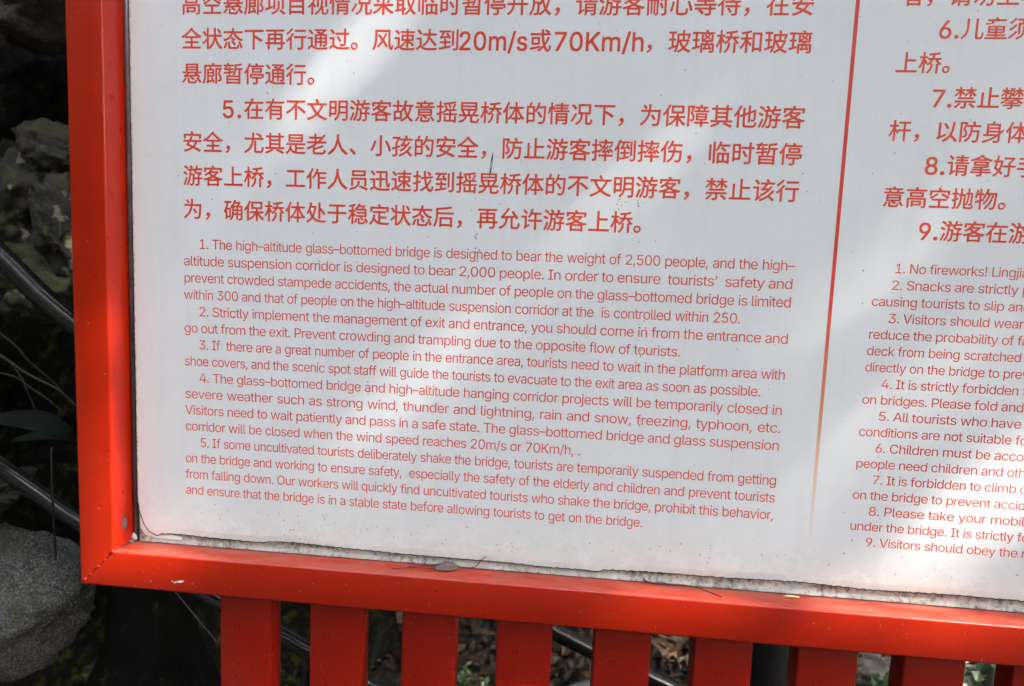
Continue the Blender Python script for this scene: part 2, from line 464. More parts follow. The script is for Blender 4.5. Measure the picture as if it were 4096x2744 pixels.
# ------------------------------------------------------------------ text engine
# outlines of the latin letters, digits and marks (advance : contour | contour ...)
GLYPHS = '!196:67,160 63,509 132,509 128,160|98,-4 89,-4 81,-1 73,3 66,9 60,16 56,24 53,32 52,41 53,50 56,58 60,66 66,73 73,79 81,83 89,86 98,86 107,86 116,83 123,79 130,73 136,66 140,58 143,50 143,41 143,32 140,24 136,16 130,9 123,3 116,-1 107,-4;,188:38,-119 68,71 137,71 84,-119;.188:95,-4 86,-4 78,-1 70,3 63,9 57,16 53,24 50,32 50,41 50,50 53,59 57,66 63,73 70,79 78,83 86,86 95,87 104,86 113,83 121,79 128,73 134,66 138,59 140,50 141,41 140,32 138,24 134,16 128,9 121,3 113,-1 104,-4;/249:235,533 71,-76 14,-76 178,533;0453:227,-7 199,-5 174,1 151,11 130,24 111,41 95,62 80,86 69,113 60,144 53,178 49,214 48,254 49,294 53,330 60,364 69,395 81,422 95,447 112,467 130,484 151,498 174,508 200,514 227,516 254,514 279,508 302,498 323,484 342,467 358,447 372,422 384,395 393,364 400,330 404,294 405,254 404,214 400,178 393,144 384,113 373,86 359,62 342,41 323,24 302,11 279,1 254,-5|227,50 245,51 261,56 276,63 290,74 303,87 313,103 323,122 330,144 336,168 340,194 343,223 344,254 343,285 340,314 336,341 330,365 323,387 313,405 303,422 290,435 276,446 261,453 245,458 227,460 209,458 192,453 177,446 163,435 151,422 140,405 131,387 123,365 117,341 113,314 110,285 109,254 110,223 113,194 117,168 123,144 131,122 140,103 151,87 163,74 177,63 192,56 209,51;1453:76,0 76,55 391,55 391,0|276,509 276,0 212,0 212,448 209,448 86,358 86,427 198,509;2453:64,0 64,47 234,229 282,282 311,327 315,337 318,348 320,360 320,371 319,385 317,397 313,408 308,419 301,428 293,436 283,443 273,449 262,454 250,457 237,459 224,460 209,459 196,457 184,453 172,447 162,441 153,433 145,424 139,413 134,402 130,390 128,376 127,362 66,362 67,384 71,405 77,424 86,442 98,459 111,473 126,486 143,496 162,505 182,511 203,514 225,516 247,514 268,511 288,505 306,497 323,486 337,474 350,461 361,445 370,428 376,411 380,392 381,372 380,358 378,345 375,331 371,318 365,304 357,290 347,275 336,259 267,180 153,60 153,57 389,57 389,0;3453:218,-7 195,-6 173,-3 152,2 133,10 114,19 98,30 83,43 70,57 60,74 52,91 46,111 44,132 109,132 111,119 115,107 120,97 126,87 134,78 144,71 154,64 165,59 178,55 191,52 204,50 219,50 234,51 248,53 262,56 275,61 287,67 297,74 307,83 315,93 321,104 325,116 328,130 329,145 328,158 326,172 322,184 316,196 308,207 299,217 288,226 275,234 260,240 242,244 223,247 201,248 157,248 157,299 288,448 288,452 70,452 70,509 372,509 372,461 221,289 239,290 264,288 287,284 308,276 327,265 344,253 359,239 371,222 381,205 387,186 392,166 393,145 392,123 387,103 380,84 370,66 358,50 344,36 327,23 309,12 288,4 266,-2 243,-6;4453:40,105 40,158 247,509 311,509 109,166 109,163 413,163 413,105|282,0 282,121 282,146 282,318 343,318 343,0;5453:221,-7 199,-6 178,-2 159,3 140,11 123,21 108,32 94,45 83,60 73,76 66,93 62,111 60,130 122,130 124,119 127,108 132,98 138,89 145,80 154,73 163,66 173,60 184,56 196,52 208,50 221,50 236,51 250,53 264,58 276,64 288,72 298,82 307,92 314,104 320,117 324,131 327,146 328,162 327,178 324,193 320,208 314,221 306,233 297,244 286,254 275,262 262,269 248,273 233,276 218,277 167,268 156,264 145,258 136,252 128,246 67,253 96,509 366,509 366,452 151,452 134,301 136,301 145,308 155,315 166,320 178,325 190,329 203,331 216,333 229,334 247,333 263,330 279,326 294,321 308,314 321,306 334,296 345,285 355,273 364,260 372,246 379,231 384,215 388,199 390,181 391,163 390,139 385,117 379,95 369,76 357,57 343,41 327,27 309,15 289,6 268,-1 245,-5;6453:226,-7 203,-5 182,-1 161,5 142,15 125,26 109,40 96,56 84,74 75,94 69,115 65,138 64,162 65,180 68,199 73,219 80,239 89,261 102,285 118,311 137,340 252,509 322,509 173,293 196,307 235,314 257,313 278,309 298,303 316,295 332,284 346,271 359,257 370,240 378,221 384,201 388,180 389,157 388,134 384,112 377,92 368,73 356,55 343,39 327,26 310,14 291,5 271,-2 249,-6|226,48 241,49 254,52 267,56 279,63 289,70 299,79 307,90 314,101 320,114 324,128 327,142 327,157 327,173 324,187 320,201 314,213 307,225 299,235 289,244 279,251 267,258 254,262 241,264 226,265 212,264 198,262 186,258 174,252 163,244 153,235 145,225 138,214 132,201 128,188 126,174 125,158 126,143 128,128 132,114 138,102 145,90 153,79 163,70 174,63 186,56 198,52 212,49;7453:97,0 323,448 323,452 62,452 62,509 391,509 391,449 165,0;8453:226,-7 201,-6 178,-2 156,3 136,11 117,21 101,33 86,47 74,62 64,78 57,96 53,115 52,135 53,151 55,166 59,181 65,195 72,208 81,220 90,231 101,241 113,249 125,256 139,261 153,265 153,267 135,273 119,282 105,293 93,308 83,324 76,342 72,360 70,380 72,399 75,417 82,434 90,450 101,464 114,477 129,488 146,498 164,506 184,511 204,514 226,516 248,514 269,511 288,506 306,498 323,488 337,477 350,464 361,450 370,434 377,417 380,399 382,380 380,361 376,342 369,324 359,308 347,293 333,282 318,273 300,267 300,265 314,261 327,256 339,249 351,241 362,231 372,220 380,208 387,195 393,181 397,166 400,151 401,135 399,115 395,96 388,78 378,62 366,47 352,33 335,21 317,11 296,3 275,-2 251,-6|226,49 243,50 258,52 272,55 285,60 296,66 307,74 315,82 323,91 329,102 333,113 336,126 337,139 336,152 333,165 329,177 322,189 314,199 305,208 295,216 283,223 270,228 256,232 242,234 226,235 211,234 196,232 182,228 169,223 157,216 147,208 138,199 130,189 123,177 119,165 116,152 115,139 116,126 119,113 123,102 129,91 136,82 145,74 156,66 167,60 180,55 195,52 210,50|226,290 239,290 252,292 263,296 274,300 284,306 293,313 300,321 307,330 312,341 316,351 318,363 319,376 318,388 316,399 313,410 308,420 301,429 294,437 285,444 275,449 264,454 252,457 240,459 226,460 213,459 200,457 188,454 177,449 167,444 159,437 151,429 145,420 139,410 136,399 134,388 133,376 134,363 136,351 139,341 145,330 151,321 159,313 168,306 178,300 189,296 201,292 213,290;9453:226,516 249,514 271,510 291,503 310,494 328,482 343,468 356,452 368,434 377,414 384,393 388,371 389,347 388,328 385,309 380,290 373,270 363,248 350,224 334,197 315,168 200,0 130,0 279,216 257,202 218,195 195,196 175,199 155,206 137,214 121,225 106,237 94,252 83,269 74,287 68,307 65,329 64,352 65,375 69,397 75,417 85,436 96,454 110,469 125,483 143,494 162,504 182,510 203,514|226,460 212,459 199,457 186,452 174,446 163,438 154,429 145,419 138,407 133,395 129,381 126,367 125,352 126,336 129,322 133,308 138,295 145,284 154,274 163,265 174,257 186,251 199,247 212,244 226,243 240,244 254,247 267,251 279,257 289,265 299,273 307,284 314,295 320,308 324,321 327,335 327,350 327,366 324,381 320,394 314,407 307,419 299,429 290,438 279,446 267,452 254,457 241,459;A480:16,0 201,509 276,509 463,0 395,0 287,302 264,372 239,456 213,371 191,302 85,0|110,142 110,199 370,199 370,142;C510:267,-7 235,-5 205,1 177,11 150,25 126,42 104,63 86,88 70,115 57,146 48,179 42,215 40,254 42,293 48,329 57,362 70,393 86,421 104,445 126,466 150,484 177,498 205,508 235,514 267,516 286,515 305,513 323,509 340,504 357,498 373,490 388,481 402,471 415,460 427,447 438,433 448,418 456,402 463,385 469,367 473,348 408,348 405,361 401,373 395,384 389,395 357,428 315,449 267,456 245,454 223,450 203,443 184,432 166,419 150,403 137,385 125,364 116,340 109,314 105,285 103,254 105,223 109,194 116,168 125,145 137,123 151,105 166,89 184,76 203,66 223,59 245,54 267,53 315,60 357,81 389,114 408,160 473,160 469,142 463,124 457,107 448,91 438,76 428,62 416,49 402,38 388,28 373,19 357,11 341,5 323,0 305,-4 286,-6;I300:31,0 31,57 118,57 118,452 31,452 31,509 269,509 269,452 183,452 183,57 269,57 269,0;K467:104,145 104,216 139,261 174,303 212,344 364,509 448,509 231,276 228,276|60,0 60,509 125,509 125,334 124,225 125,193 125,0|372,0 188,259 228,309 449,0;L393:60,0 60,509 125,509 125,57 361,57 361,0;N523:60,0 60,509 136,509 343,183 363,151 388,107 403,76 401,108 399,157 399,195 399,509 463,509 463,0 387,0 202,290 177,331 148,381 120,431 122,384 124,328 125,291 125,0;O533:267,-7 235,-5 205,1 177,11 150,25 126,42 105,63 86,88 70,115 57,146 48,179 42,215 40,254 42,293 48,329 57,362 70,393 86,421 105,445 126,466 150,484 177,498 205,508 235,514 267,516 299,514 329,508 357,498 384,484 408,466 429,445 448,421 464,393 477,362 486,329 491,293 493,254 491,215 486,179 477,146 464,115 448,88 429,63 408,42 384,25 357,11 329,1 299,-5|267,53 289,54 310,59 330,66 349,76 367,89 383,105 396,123 408,144 418,168 425,194 429,223 430,254 429,286 425,314 418,341 408,365 396,386 383,404 367,420 349,433 330,443 310,450 289,454 267,456 245,454 223,450 203,443 184,433 167,420 151,404 137,385 125,364 116,340 109,314 105,285 103,254 105,223 109,194 116,168 125,144 137,123 151,105 167,89 184,76 203,66 223,59 245,54;P445:60,0 60,509 235,509 263,507 289,503 312,497 332,487 350,476 366,462 379,447 390,430 398,411 404,391 407,370 409,348 407,325 404,304 398,284 390,265 379,248 366,233 350,219 332,207 312,198 289,191 263,187 235,186 125,186 125,0|125,242 233,242 252,243 269,246 284,250 297,256 308,264 318,272 327,282 333,294 338,306 342,319 344,333 344,348 344,362 342,376 338,389 333,402 326,413 318,423 308,431 297,439 284,444 268,449 251,451 232,452 125,452;S447:224,-9 197,-8 172,-4 149,1 128,9 108,19 91,31 76,45 64,60 54,77 46,96 41,115 38,137 104,137 107,123 110,110 116,98 123,88 132,79 142,71 154,64 166,59 180,55 194,52 209,50 224,49 241,50 257,52 272,55 286,60 299,66 311,74 321,82 329,92 336,102 341,114 345,126 346,139 345,151 342,161 338,171 332,179 325,186 316,193 307,199 296,205 245,222 184,239 154,249 128,260 105,274 86,289 71,307 60,326 54,348 52,372 53,393 58,413 65,431 75,448 87,463 102,476 119,488 138,498 158,506 180,511 203,514 227,516 252,514 275,511 296,505 316,498 334,488 351,476 365,463 377,449 387,433 394,415 399,397 401,378 337,378 334,396 326,412 316,426 302,437 286,447 267,453 247,457 225,459 209,458 194,456 180,452 167,448 156,442 145,435 136,427 129,418 123,409 118,398 116,387 115,376 116,363 119,352 124,342 131,334 139,326 148,319 158,313 169,308 212,293 264,279 312,264 359,238 369,229 379,220 387,209 395,198 401,185 405,171 407,155 408,139 407,118 403,99 396,81 386,64 374,48 360,34 343,21 323,11 302,2 278,-4 252,-8;T449:32,452 32,509 417,509 417,452 257,452 257,0 193,0 193,452;V480:204,0 16,509 84,509 192,206 215,137 241,52 267,138 290,206 395,509 463,509 278,0;W686:155,0 16,509 82,509 163,196 175,145 187,94 193,61 200,94 211,145 224,196 306,509 380,509 462,196 474,145 486,94 492,62 499,94 510,145 523,196 603,509 670,509 530,0 455,0 368,323 351,391 343,437 335,395 318,323 230,0;Y472:203,0 203,208 16,509 91,509 192,344 222,292 237,260 251,293 280,344 381,509 455,509 268,208 268,0;a389:160,-9 142,-8 126,-5 110,-1 94,5 80,12 68,22 57,32 48,45 40,58 35,73 31,90 30,108 31,123 34,138 38,150 43,161 50,171 58,179 67,187 78,193 125,211 178,220 234,227 265,235 270,238 273,243 275,248 276,255 276,257 275,268 273,279 271,288 267,297 262,304 256,311 248,317 240,322 230,326 220,329 208,330 196,331 183,330 171,329 159,326 149,322 118,301 100,274 41,291 48,308 57,322 67,335 79,346 91,355 104,364 118,370 133,375 148,379 163,382 179,384 194,384 239,379 286,360 296,353 306,343 315,333 322,320 329,306 333,290 336,272 337,251 337,0 277,0 277,52 272,52 252,25 215,1 203,-3 190,-6 176,-8|170,45 187,46 202,49 216,53 228,59 239,66 248,74 257,83 263,93 269,104 272,115 275,126 276,138 276,190 259,182 231,176 200,171 175,168 134,159 125,155 117,150 110,145 103,139 98,132 95,124 93,115 92,105 92,95 94,87 98,79 102,72 107,66 114,61 121,56 130,52;b424:229,-8 213,-7 198,-5 184,-1 172,4 138,31 118,59 112,59 112,0 53,0 53,509 114,509 114,319 118,319 137,346 171,373 183,378 197,381 212,384 229,384 252,383 274,378 294,371 313,361 330,347 345,332 359,313 370,293 379,270 385,245 389,218 390,189 389,160 385,133 379,108 370,84 359,64 346,45 330,29 313,16 294,5 274,-2 252,-7|220,47 237,48 253,51 267,57 279,66 291,76 301,88 309,101 316,117 321,133 325,151 327,170 328,189 327,209 325,227 321,245 316,261 309,276 301,290 291,301 280,311 267,319 253,325 237,329 220,330 203,329 188,325 174,320 161,312 150,302 140,291 132,278 125,263 120,247 116,229 113,210 113,189 113,169 116,150 120,132 125,115 132,100 140,86 150,75 162,65 174,57 188,51 204,48;c396:207,-8 182,-7 159,-2 137,6 117,16 98,30 82,46 68,64 56,85 46,108 40,133 36,159 34,187 36,216 40,243 46,268 56,291 68,312 82,330 98,346 117,360 137,371 159,378 182,383 207,384 260,377 305,356 340,322 362,277 303,262 290,289 270,311 242,325 207,330 189,329 173,325 158,319 145,310 134,300 124,287 115,274 108,258 103,242 99,224 97,206 96,187 97,169 99,151 103,134 108,117 115,102 124,89 134,76 145,66 158,57 173,51 189,48 207,46 243,52 271,66 292,89 304,117 363,102 359,90 354,78 348,67 341,56 306,21 261,-1;d424:195,-8 172,-7 151,-2 130,5 111,16 94,29 79,45 66,64 55,84 46,108 39,133 35,160 34,189 35,218 39,245 46,270 55,293 66,313 79,332 95,347 112,361 131,371 151,378 173,383 196,384 213,384 228,381 241,378 253,373 287,346 306,319 311,319 311,509 372,509 372,0 313,0 313,59 307,59 287,31 252,4 241,-1 227,-5 212,-7|205,47 221,48 236,51 250,57 263,65 274,75 284,86 293,100 299,115 305,132 309,150 311,169 312,189 311,210 309,229 305,247 300,263 293,278 284,291 275,302 263,312 251,320 237,325 221,329 205,330 187,329 172,325 157,319 145,311 133,301 124,290 115,276 108,261 103,245 99,227 97,209 96,189 97,170 99,151 103,133 109,117 115,101 124,88 134,76 145,66 158,57 172,51 188,48;e404:212,-8 185,-7 161,-2 138,6 117,16 98,30 82,46 68,64 56,85 46,108 40,132 35,159 34,187 35,215 39,242 46,267 55,290 67,311 81,329 97,346 115,359 135,370 157,378 180,383 205,384 221,384 236,382 251,379 266,374 280,368 294,361 307,351 319,341 331,329 341,315 350,299 357,282 363,263 368,242 370,219 371,194 371,169 97,169 97,157 100,139 104,122 110,106 118,92 128,80 139,70 151,61 165,55 179,50 195,47 212,46 254,53 285,73 306,105 365,91 360,77 353,63 345,51 335,39 324,29 311,19 298,11 283,4 266,-1 249,-5 231,-7|97,221 309,221 307,237 303,254 298,269 291,282 283,294 273,305 263,314 250,321 237,326 222,329 205,330 189,329 173,326 159,321 146,313 135,304 125,294 116,282 109,270 103,256 99,241 97,226;f254:228,379 228,327 6,327 6,379|81,0 81,432 82,447 84,461 89,474 96,486 104,496 113,505 124,513 135,519 148,524 161,527 174,529 187,530 222,527 243,521 227,468 215,472 195,474 182,473 171,470 162,466 154,460 149,452 145,443 142,431 142,419 142,0;g425:207,-151 187,-150 168,-148 150,-144 134,-140 119,-134 105,-127 93,-119 82,-110 73,-101 64,-91 57,-80 51,-69 101,-41 122,-66 154,-88 165,-92 178,-95 192,-97 207,-97 229,-96 249,-92 267,-85 282,-75 295,-62 304,-47 310,-28 311,-6 311,68 306,68 287,41 252,16 241,11 227,8 212,5 195,5 173,6 152,10 132,17 113,27 95,39 80,53 67,71 55,90 46,112 39,136 35,163 34,191 35,220 39,246 46,271 55,293 66,314 80,332 95,347 112,361 131,371 152,378 173,383 196,384 213,384 228,382 242,378 253,373 288,346 308,319 313,319 313,379 372,379 372,-9 371,-32 367,-54 360,-73 350,-90 338,-104 324,-117 308,-127 291,-136 271,-142 251,-147 229,-150|205,59 222,60 237,63 251,68 264,75 275,84 285,95 293,107 300,121 305,137 309,154 312,172 312,193 312,212 309,231 305,248 300,264 293,278 285,291 275,303 264,312 251,320 237,325 222,329 205,330 188,329 172,325 158,320 145,312 134,302 124,290 115,277 109,262 103,246 99,229 97,212 96,193 97,173 99,155 103,138 109,123 116,108 124,96 134,85 145,76 158,68 172,63 188,60;h410:114,227 114,0 53,0 53,509 114,509 114,315 124,332 137,349 152,362 169,372 187,379 207,383 227,384 246,383 264,380 280,376 295,369 309,360 321,349 332,336 341,321 348,304 353,285 356,264 357,240 357,0 296,0 296,235 295,256 290,275 283,291 273,304 260,315 246,323 229,328 210,329 197,328 184,326 172,322 161,317 150,311 141,303 133,293 126,283 121,271 117,257 114,243;i167:53,0 53,379 114,379 114,0|84,443 75,444 67,446 60,449 54,455 48,461 44,468 42,475 41,483 42,491 44,499 48,506 54,512 60,517 67,521 75,523 84,524 92,523 100,521 107,517 114,512 119,506 123,499 126,491 126,483 126,475 123,468 119,461 114,455 107,449 100,446 92,444;j167:53,379 114,379 114,-30 113,-47 111,-63 107,-77 102,-90 95,-102 86,-113 76,-122 65,-129 52,-135 37,-139 21,-142 4,-143 -10,-143 -10,-87 2,-87 14,-86 25,-83 34,-78 40,-72 46,-64 50,-54 52,-42 53,-29|83,443 75,444 67,446 60,449 53,455 48,461 44,468 42,475 41,483 42,491 44,499 48,506 53,512 60,517 67,521 75,523 83,524 92,523 100,521 107,517 114,512 119,506 123,499 125,491 126,483 125,475 123,468 119,461 114,455 107,449 100,446 92,444;k381:110,137 110,212 121,212 284,379 360,379 184,199 177,199|53,0 53,509 114,509 114,0|294,0 148,186 191,229 372,0;l189:139,-2 119,-1 101,3 86,10 74,20 65,33 58,47 54,65 53,84 53,509 114,509 114,99 114,87 115,77 117,68 120,62 124,58 130,54 137,53 146,52 160,53 170,54 181,3 162,-1;m610:53,0 53,379 112,379 112,295 108,295 112,310 118,323 125,335 132,346 141,355 151,363 161,370 172,376 183,380 195,384 207,386 219,386 239,385 257,380 273,372 287,361 299,347 309,331 316,314 317,309 322,321 329,332 337,343 347,353 357,361 368,369 381,375 394,380 407,383 422,385 437,386 453,385 468,383 483,378 497,372 510,364 522,354 532,342 541,328 548,313 553,296 556,276 557,255 557,0 496,0 496,254 494,273 490,289 483,302 473,313 460,321 447,326 433,329 419,330 406,330 395,328 384,324 374,320 365,314 358,307 351,299 345,290 341,280 338,270 336,259 335,247 335,0 274,0 274,260 273,275 269,288 262,301 253,311 242,320 229,326 215,329 199,330 188,330 178,328 168,325 158,320 148,314 140,307 132,299 126,289 121,278 117,266 114,253 114,238 114,0;n410:114,227 114,0 53,0 53,379 112,379 112,287 102,287 112,312 124,332 137,349 152,362 169,372 187,379 207,383 227,384 246,383 264,380 280,376 295,369 309,360 321,349 332,336 341,321 348,304 353,285 356,264 357,240 357,0 296,0 296,235 295,256 290,275 283,291 273,304 260,315 246,323 229,328 210,329 197,328 184,326 172,322 161,317 150,311 141,303 133,293 126,283 121,271 117,257 114,243;o415:207,-8 182,-7 159,-2 137,6 117,16 98,30 82,46 68,64 56,85 46,108 40,133 36,159 34,187 36,216 40,243 46,268 56,291 68,312 82,330 98,346 117,360 137,371 159,378 182,383 207,384 233,383 256,378 278,371 299,360 317,346 333,330 347,312 359,291 369,268 376,243 380,216 381,187 380,159 376,133 369,108 359,85 347,64 333,46 317,30 299,16 278,6 256,-2 233,-7|207,46 226,48 242,51 257,57 270,66 282,76 292,89 300,102 307,117 312,134 316,151 318,169 319,187 318,206 316,224 312,242 307,258 300,274 292,287 282,300 270,310 257,319 242,325 226,329 207,330 189,329 173,325 158,319 145,310 134,300 124,287 115,274 108,258 103,242 99,224 97,206 96,187 97,169 99,151 103,134 108,117 115,102 124,89 134,76 145,66 158,57 173,51 189,48;p424:53,-143 53,379 112,379 112,319 118,319 137,346 171,373 183,378 197,381 212,384 229,384 252,383 274,378 294,371 313,361 330,347 345,332 359,313 370,293 379,270 385,245 389,218 390,189 389,160 385,133 379,108 370,84 359,64 346,45 330,29 313,16 294,5 274,-2 252,-7 229,-8 213,-7 198,-5 184,-1 173,4 138,31 118,59 114,59 114,-143|220,47 237,48 253,51 267,57 279,66 291,76 301,88 309,101 316,117 321,133 325,151 327,170 328,189 327,209 325,227 321,245 316,261 309,276 301,290 291,301 280,311 267,319 253,325 237,329 220,330 203,329 188,325 174,320 161,312 150,302 140,291 132,278 125,263 120,247 116,229 113,210 113,189 113,169 116,150 120,132 125,115 132,100 140,86 150,75 162,65 174,57 188,51 204,48;q424:372,-143 311,-143 311,59 306,59 287,31 252,4 241,-1 227,-5 212,-7 195,-8 172,-7 151,-2 130,5 111,16 94,29 79,45 66,64 55,84 46,108 39,133 35,160 34,189 35,218 39,245 46,270 55,293 66,313 79,332 95,347 112,361 131,371 151,378 173,383 196,384 213,384 228,381 241,378 253,373 287,346 307,319 313,319 313,379 372,379|205,47 221,48 236,51 250,57 263,65 274,75 284,86 293,100 299,115 305,132 309,150 311,169 312,189 311,210 309,229 305,247 300,263 293,278 284,291 275,302 263,312 251,320 237,325 221,329 205,330 187,329 172,325 157,319 145,311 133,301 124,290 115,276 108,261 103,245 99,227 97,209 96,189 97,170 99,151 103,133 109,117 115,101 124,88 134,76 145,66 158,57 172,51 188,48;r259:53,0 53,379 112,379 112,321 115,321 122,335 130,347 140,358 152,367 166,375 181,380 196,384 213,385 229,384 243,384 243,322 230,324 207,326 194,325 182,323 170,319 159,315 149,309 140,301 132,293 126,284 121,273 117,262 114,250 114,237 114,0;s365:182,-8 163,-7 145,-5 128,-2 112,3 98,10 84,18 72,27 62,38 53,50 45,63 40,78 36,94 94,107 99,92 105,79 114,69 124,60 136,54 150,49 165,46 181,45 200,46 217,50 232,55 244,62 255,71 262,81 267,91 268,103 267,112 265,121 260,129 254,136 246,142 237,147 225,151 212,155 149,170 125,177 104,186 87,196 72,208 61,222 53,237 48,255 47,274 48,290 51,305 57,319 65,332 75,343 87,354 100,363 115,370 131,377 149,381 167,384 187,384 206,384 223,381 239,378 254,372 267,366 279,358 290,349 299,339 307,328 314,316 319,303 324,290 268,277 264,288 258,298 251,307 243,316 232,323 219,328 205,331 187,333 171,332 156,329 143,324 131,317 121,308 114,299 110,289 109,277 110,267 112,258 117,250 124,243 133,237 144,232 157,227 172,223 229,209 254,202 275,194 292,183 306,171 317,158 325,142 330,125 331,107 330,90 326,75 321,61 312,47 302,35 290,24 276,15 260,6 242,0 223,-5 203,-7;t227:204,379 204,327 6,327 6,379|65,471 126,471 126,98 127,86 128,76 132,68 136,61 142,56 150,53 159,51 170,50 185,51 202,54 213,2 192,-3 168,-4 145,-3 125,2 107,10 92,21 80,35 72,52 67,71 65,93;u410:182,-5 164,-4 146,-1 130,4 115,11 101,20 89,31 78,44 69,59 62,76 57,95 54,116 53,139 53,379 114,379 114,144 115,123 119,105 127,89 137,75 150,64 164,56 181,52 200,50 213,51 226,53 238,57 249,62 259,69 268,77 276,86 283,97 289,109 293,122 295,137 296,153 296,379 357,379 357,0 298,0 298,70 297,67 286,47 272,30 257,17 240,7 222,0 203,-4;v389:163,0 17,379 84,379 165,155 187,87 195,59 203,87 224,155 305,379 371,379 226,0;w567:138,0 23,379 87,379 133,214 154,137 170,64 186,135 206,214 252,379 316,379 362,214 382,136 397,66 413,135 434,214 480,379 545,379 429,0 368,0 319,172 305,225 291,280 284,309 277,280 263,225 248,172 199,0;x379:21,0 155,195 29,379 100,379 147,306 179,253 191,233 202,253 233,306 282,379 352,379 224,192 358,0 287,0 231,85 200,136 189,155 178,136 148,85 91,0;y389:47,-139 61,-86 71,-87 104,-89 111,-87 118,-84 124,-80 130,-74 136,-67 141,-58 146,-48 151,-36 163,-1 17,379 84,379 165,155 187,87 195,60 202,87 224,155 305,379 371,379 204,-58 177,-107 168,-116 159,-124 150,-130 139,-136 128,-140 117,-143 104,-145 91,-145 65,-143;z380:42,0 42,46 254,320 254,323 48,323 48,379 333,379 333,331 126,60 126,56 339,56 339,0;–350:350,244 350,188 0,188 0,244;’177:52,318 82,509 151,509 98,318; 188:'
GLY = {}
for rec in GLYPHS.split(';'):
    ch, rest = rec[0], rec[1:]
    adv, sp = rest.split(':')
    GLY[ch] = (int(adv) / 1000, [[tuple(int(t) / 1000 for t in q.split(',')) for q in s.split(' ')] for s in sp.split('|')] if sp else [])

def area(p):
    return 0.5 * sum(p[i][0] * p[(i + 1) % len(p)][1] - p[(i + 1) % len(p)][0] * p[i][1] for i in range(len(p)))

def inside(pt, poly):
    x, y = pt
    c = False
    for i in range(len(poly)):
        (x1, y1), (x2, y2) = poly[i], poly[i - 1]
        if (y1 > y) != (y2 > y) and x < (x2 - x1) * (y - y1) / (y2 - y1) + x1:
            c = not c
    return c

LATIN = {}
def latin(ch):
    if ch in LATIN: return LATIN[ch]
    adv, sp = GLY[ch]
    sp = [s for s in sp if abs(area(s)) > 1e-6]
    big = max(sp, key=lambda s: abs(area(s))) if sp else None
    sgn = 1 if sp and area(big) > 0 else -1
    outer = [s for s in sp if area(s) * sgn > 0]
    holes = [s for s in sp if area(s) * sgn < 0]
    pieces = []
    for o in outer:
        hs = [h for h in holes if inside(h[0], o)]
        polys = [o] + hs
        tri = tessellate_polygon([[Vector((x, y, 0)) for x, y in p] for p in polys])
        flat = [q for p in polys for q in p]
        pieces.append((flat, [tuple(t) for t in tri]))
    LATIN[ch] = (adv, pieces)
    return LATIN[ch]

HAN = {}
def han(ch):
    if ch in HAN: return HAN[ch]
    cu = bpy.data.curves.new('glyph', 'FONT')
    cu.body = ch
    cu.size = 1.0
    cu.resolution_u = 3
    o = bpy.data.objects.new('glyph', cu)
    COL.objects.link(o)
    dg = bpy.context.evaluated_depsgraph_get()
    me = bpy.data.meshes.new_from_object(o.evaluated_get(dg))
    vs = [(v.co.x, v.co.y) for v in me.vertices]
    fs = [tuple(p.vertices) for p in me.polygons]
    bpy.data.objects.remove(o)
    bpy.data.curves.remove(cu)
    bpy.data.meshes.remove(me)
    HAN[ch] = [(vs, fs)]
    return HAN[ch]

TY = -0.00006      # metres: how proud of the film the ink lies
class Line:
    def __init__(self): self.V, self.F, self.k = [], [], 0
    def put(self, pieces, x, z, sx, sz):
        for flat, tri in pieces:
            b = len(self.V)
            y = -0.0015 + TY - (self.k % 5) * 0.00001
            self.k += 1
            for px, py in flat:
                self.V.append((( x + px * sx) * S, y, Z0 + (z + py * sz) * S))
            for t in tri:
                self.F.append(tuple(b + i for i in t))
    def latin(self, text, x, z, size, sx=1.0, space=None, track=0.0, bold=0.0):
        for ch in text:
            adv, pc = latin(ch)
            if ch == ' ':
                x += space if space is not None else adv * size * sx
                continue
            self.put(pc, x, z, size * sx, size)
            if bold:
                e = bold * size
                for dx, dz in ((-e, -e), (e, e), (-e, e), (e, -e)): self.put(pc, x + dx, z + dz, size * sx, size)
            x += (adv + track) * size * sx
        return x
    def zh(self, text, x, z, em, pitch=None):
        for ch in text:
            g = han(ch)
            e = 0.0125 * em
            for dx, dz in ((-e, -e), (e, e), (-e, e)):
                self.put(g, x + dx, z + dz, em, em)
            x += pitch or em
        return x
    def build(self, name, mat, parent, label=None):
        o = mesh(name, self.V, self.F, mat, parent)
        if label: o['label'] = label
        return o

def lat_width(text, size, sx, track=0.0):
    return sum((latin(c)[0] + track) * size * sx for c in text if c != ' ')

# ------------------------------------------------------------------ the sign
XO, XI, ZT, ZB, D, BACK = -0.1657, -0.1029, -0.4944, -0.5575, 0.0486, 0.034
XR_IN, ZTOP_IN = 2.30, 0.86
RW = XI - XO
sign = empty('information_sign', W(1.0, 0, -2.48), 'white notice board with red Chinese and English rules, red frame and red slats below', 'sign')

def prism(name, quad_a, quad_b, mat, parent, bev=0.0022, seg=3, long_only=True):
    bm = bmesh.new()
    a = [bm.verts.new(p) for p in quad_a]
    b = [bm.verts.new(p) for p in quad_b]
    bm.faces.new(a[::-1]); bm.faces.new(b)
    sides = []
    for i in range(4):
        j = (i + 1) % 4
        bm.faces.new((a[i], a[j], b[j], b[i]))
        sides.append(bm.edges.get((a[i], b[i])))
    bmesh.ops.recalc_face_normals(bm, faces=bm.faces)
    if long_only:
        bmesh.ops.bevel(bm, geom=sides, offset=bev, segments=seg, affect='EDGES', profile=0.5)
        ends = []
    else:
        bmesh.ops.bevel(bm, geom=bm.edges[:], offset=bev, segments=seg, affect='EDGES', profile=0.5)
    o = from_bm(name, bm, mat, parent, True)
    md = o.data
    md.set_sharp_from_angle(angle=math.radians(35))
    return o

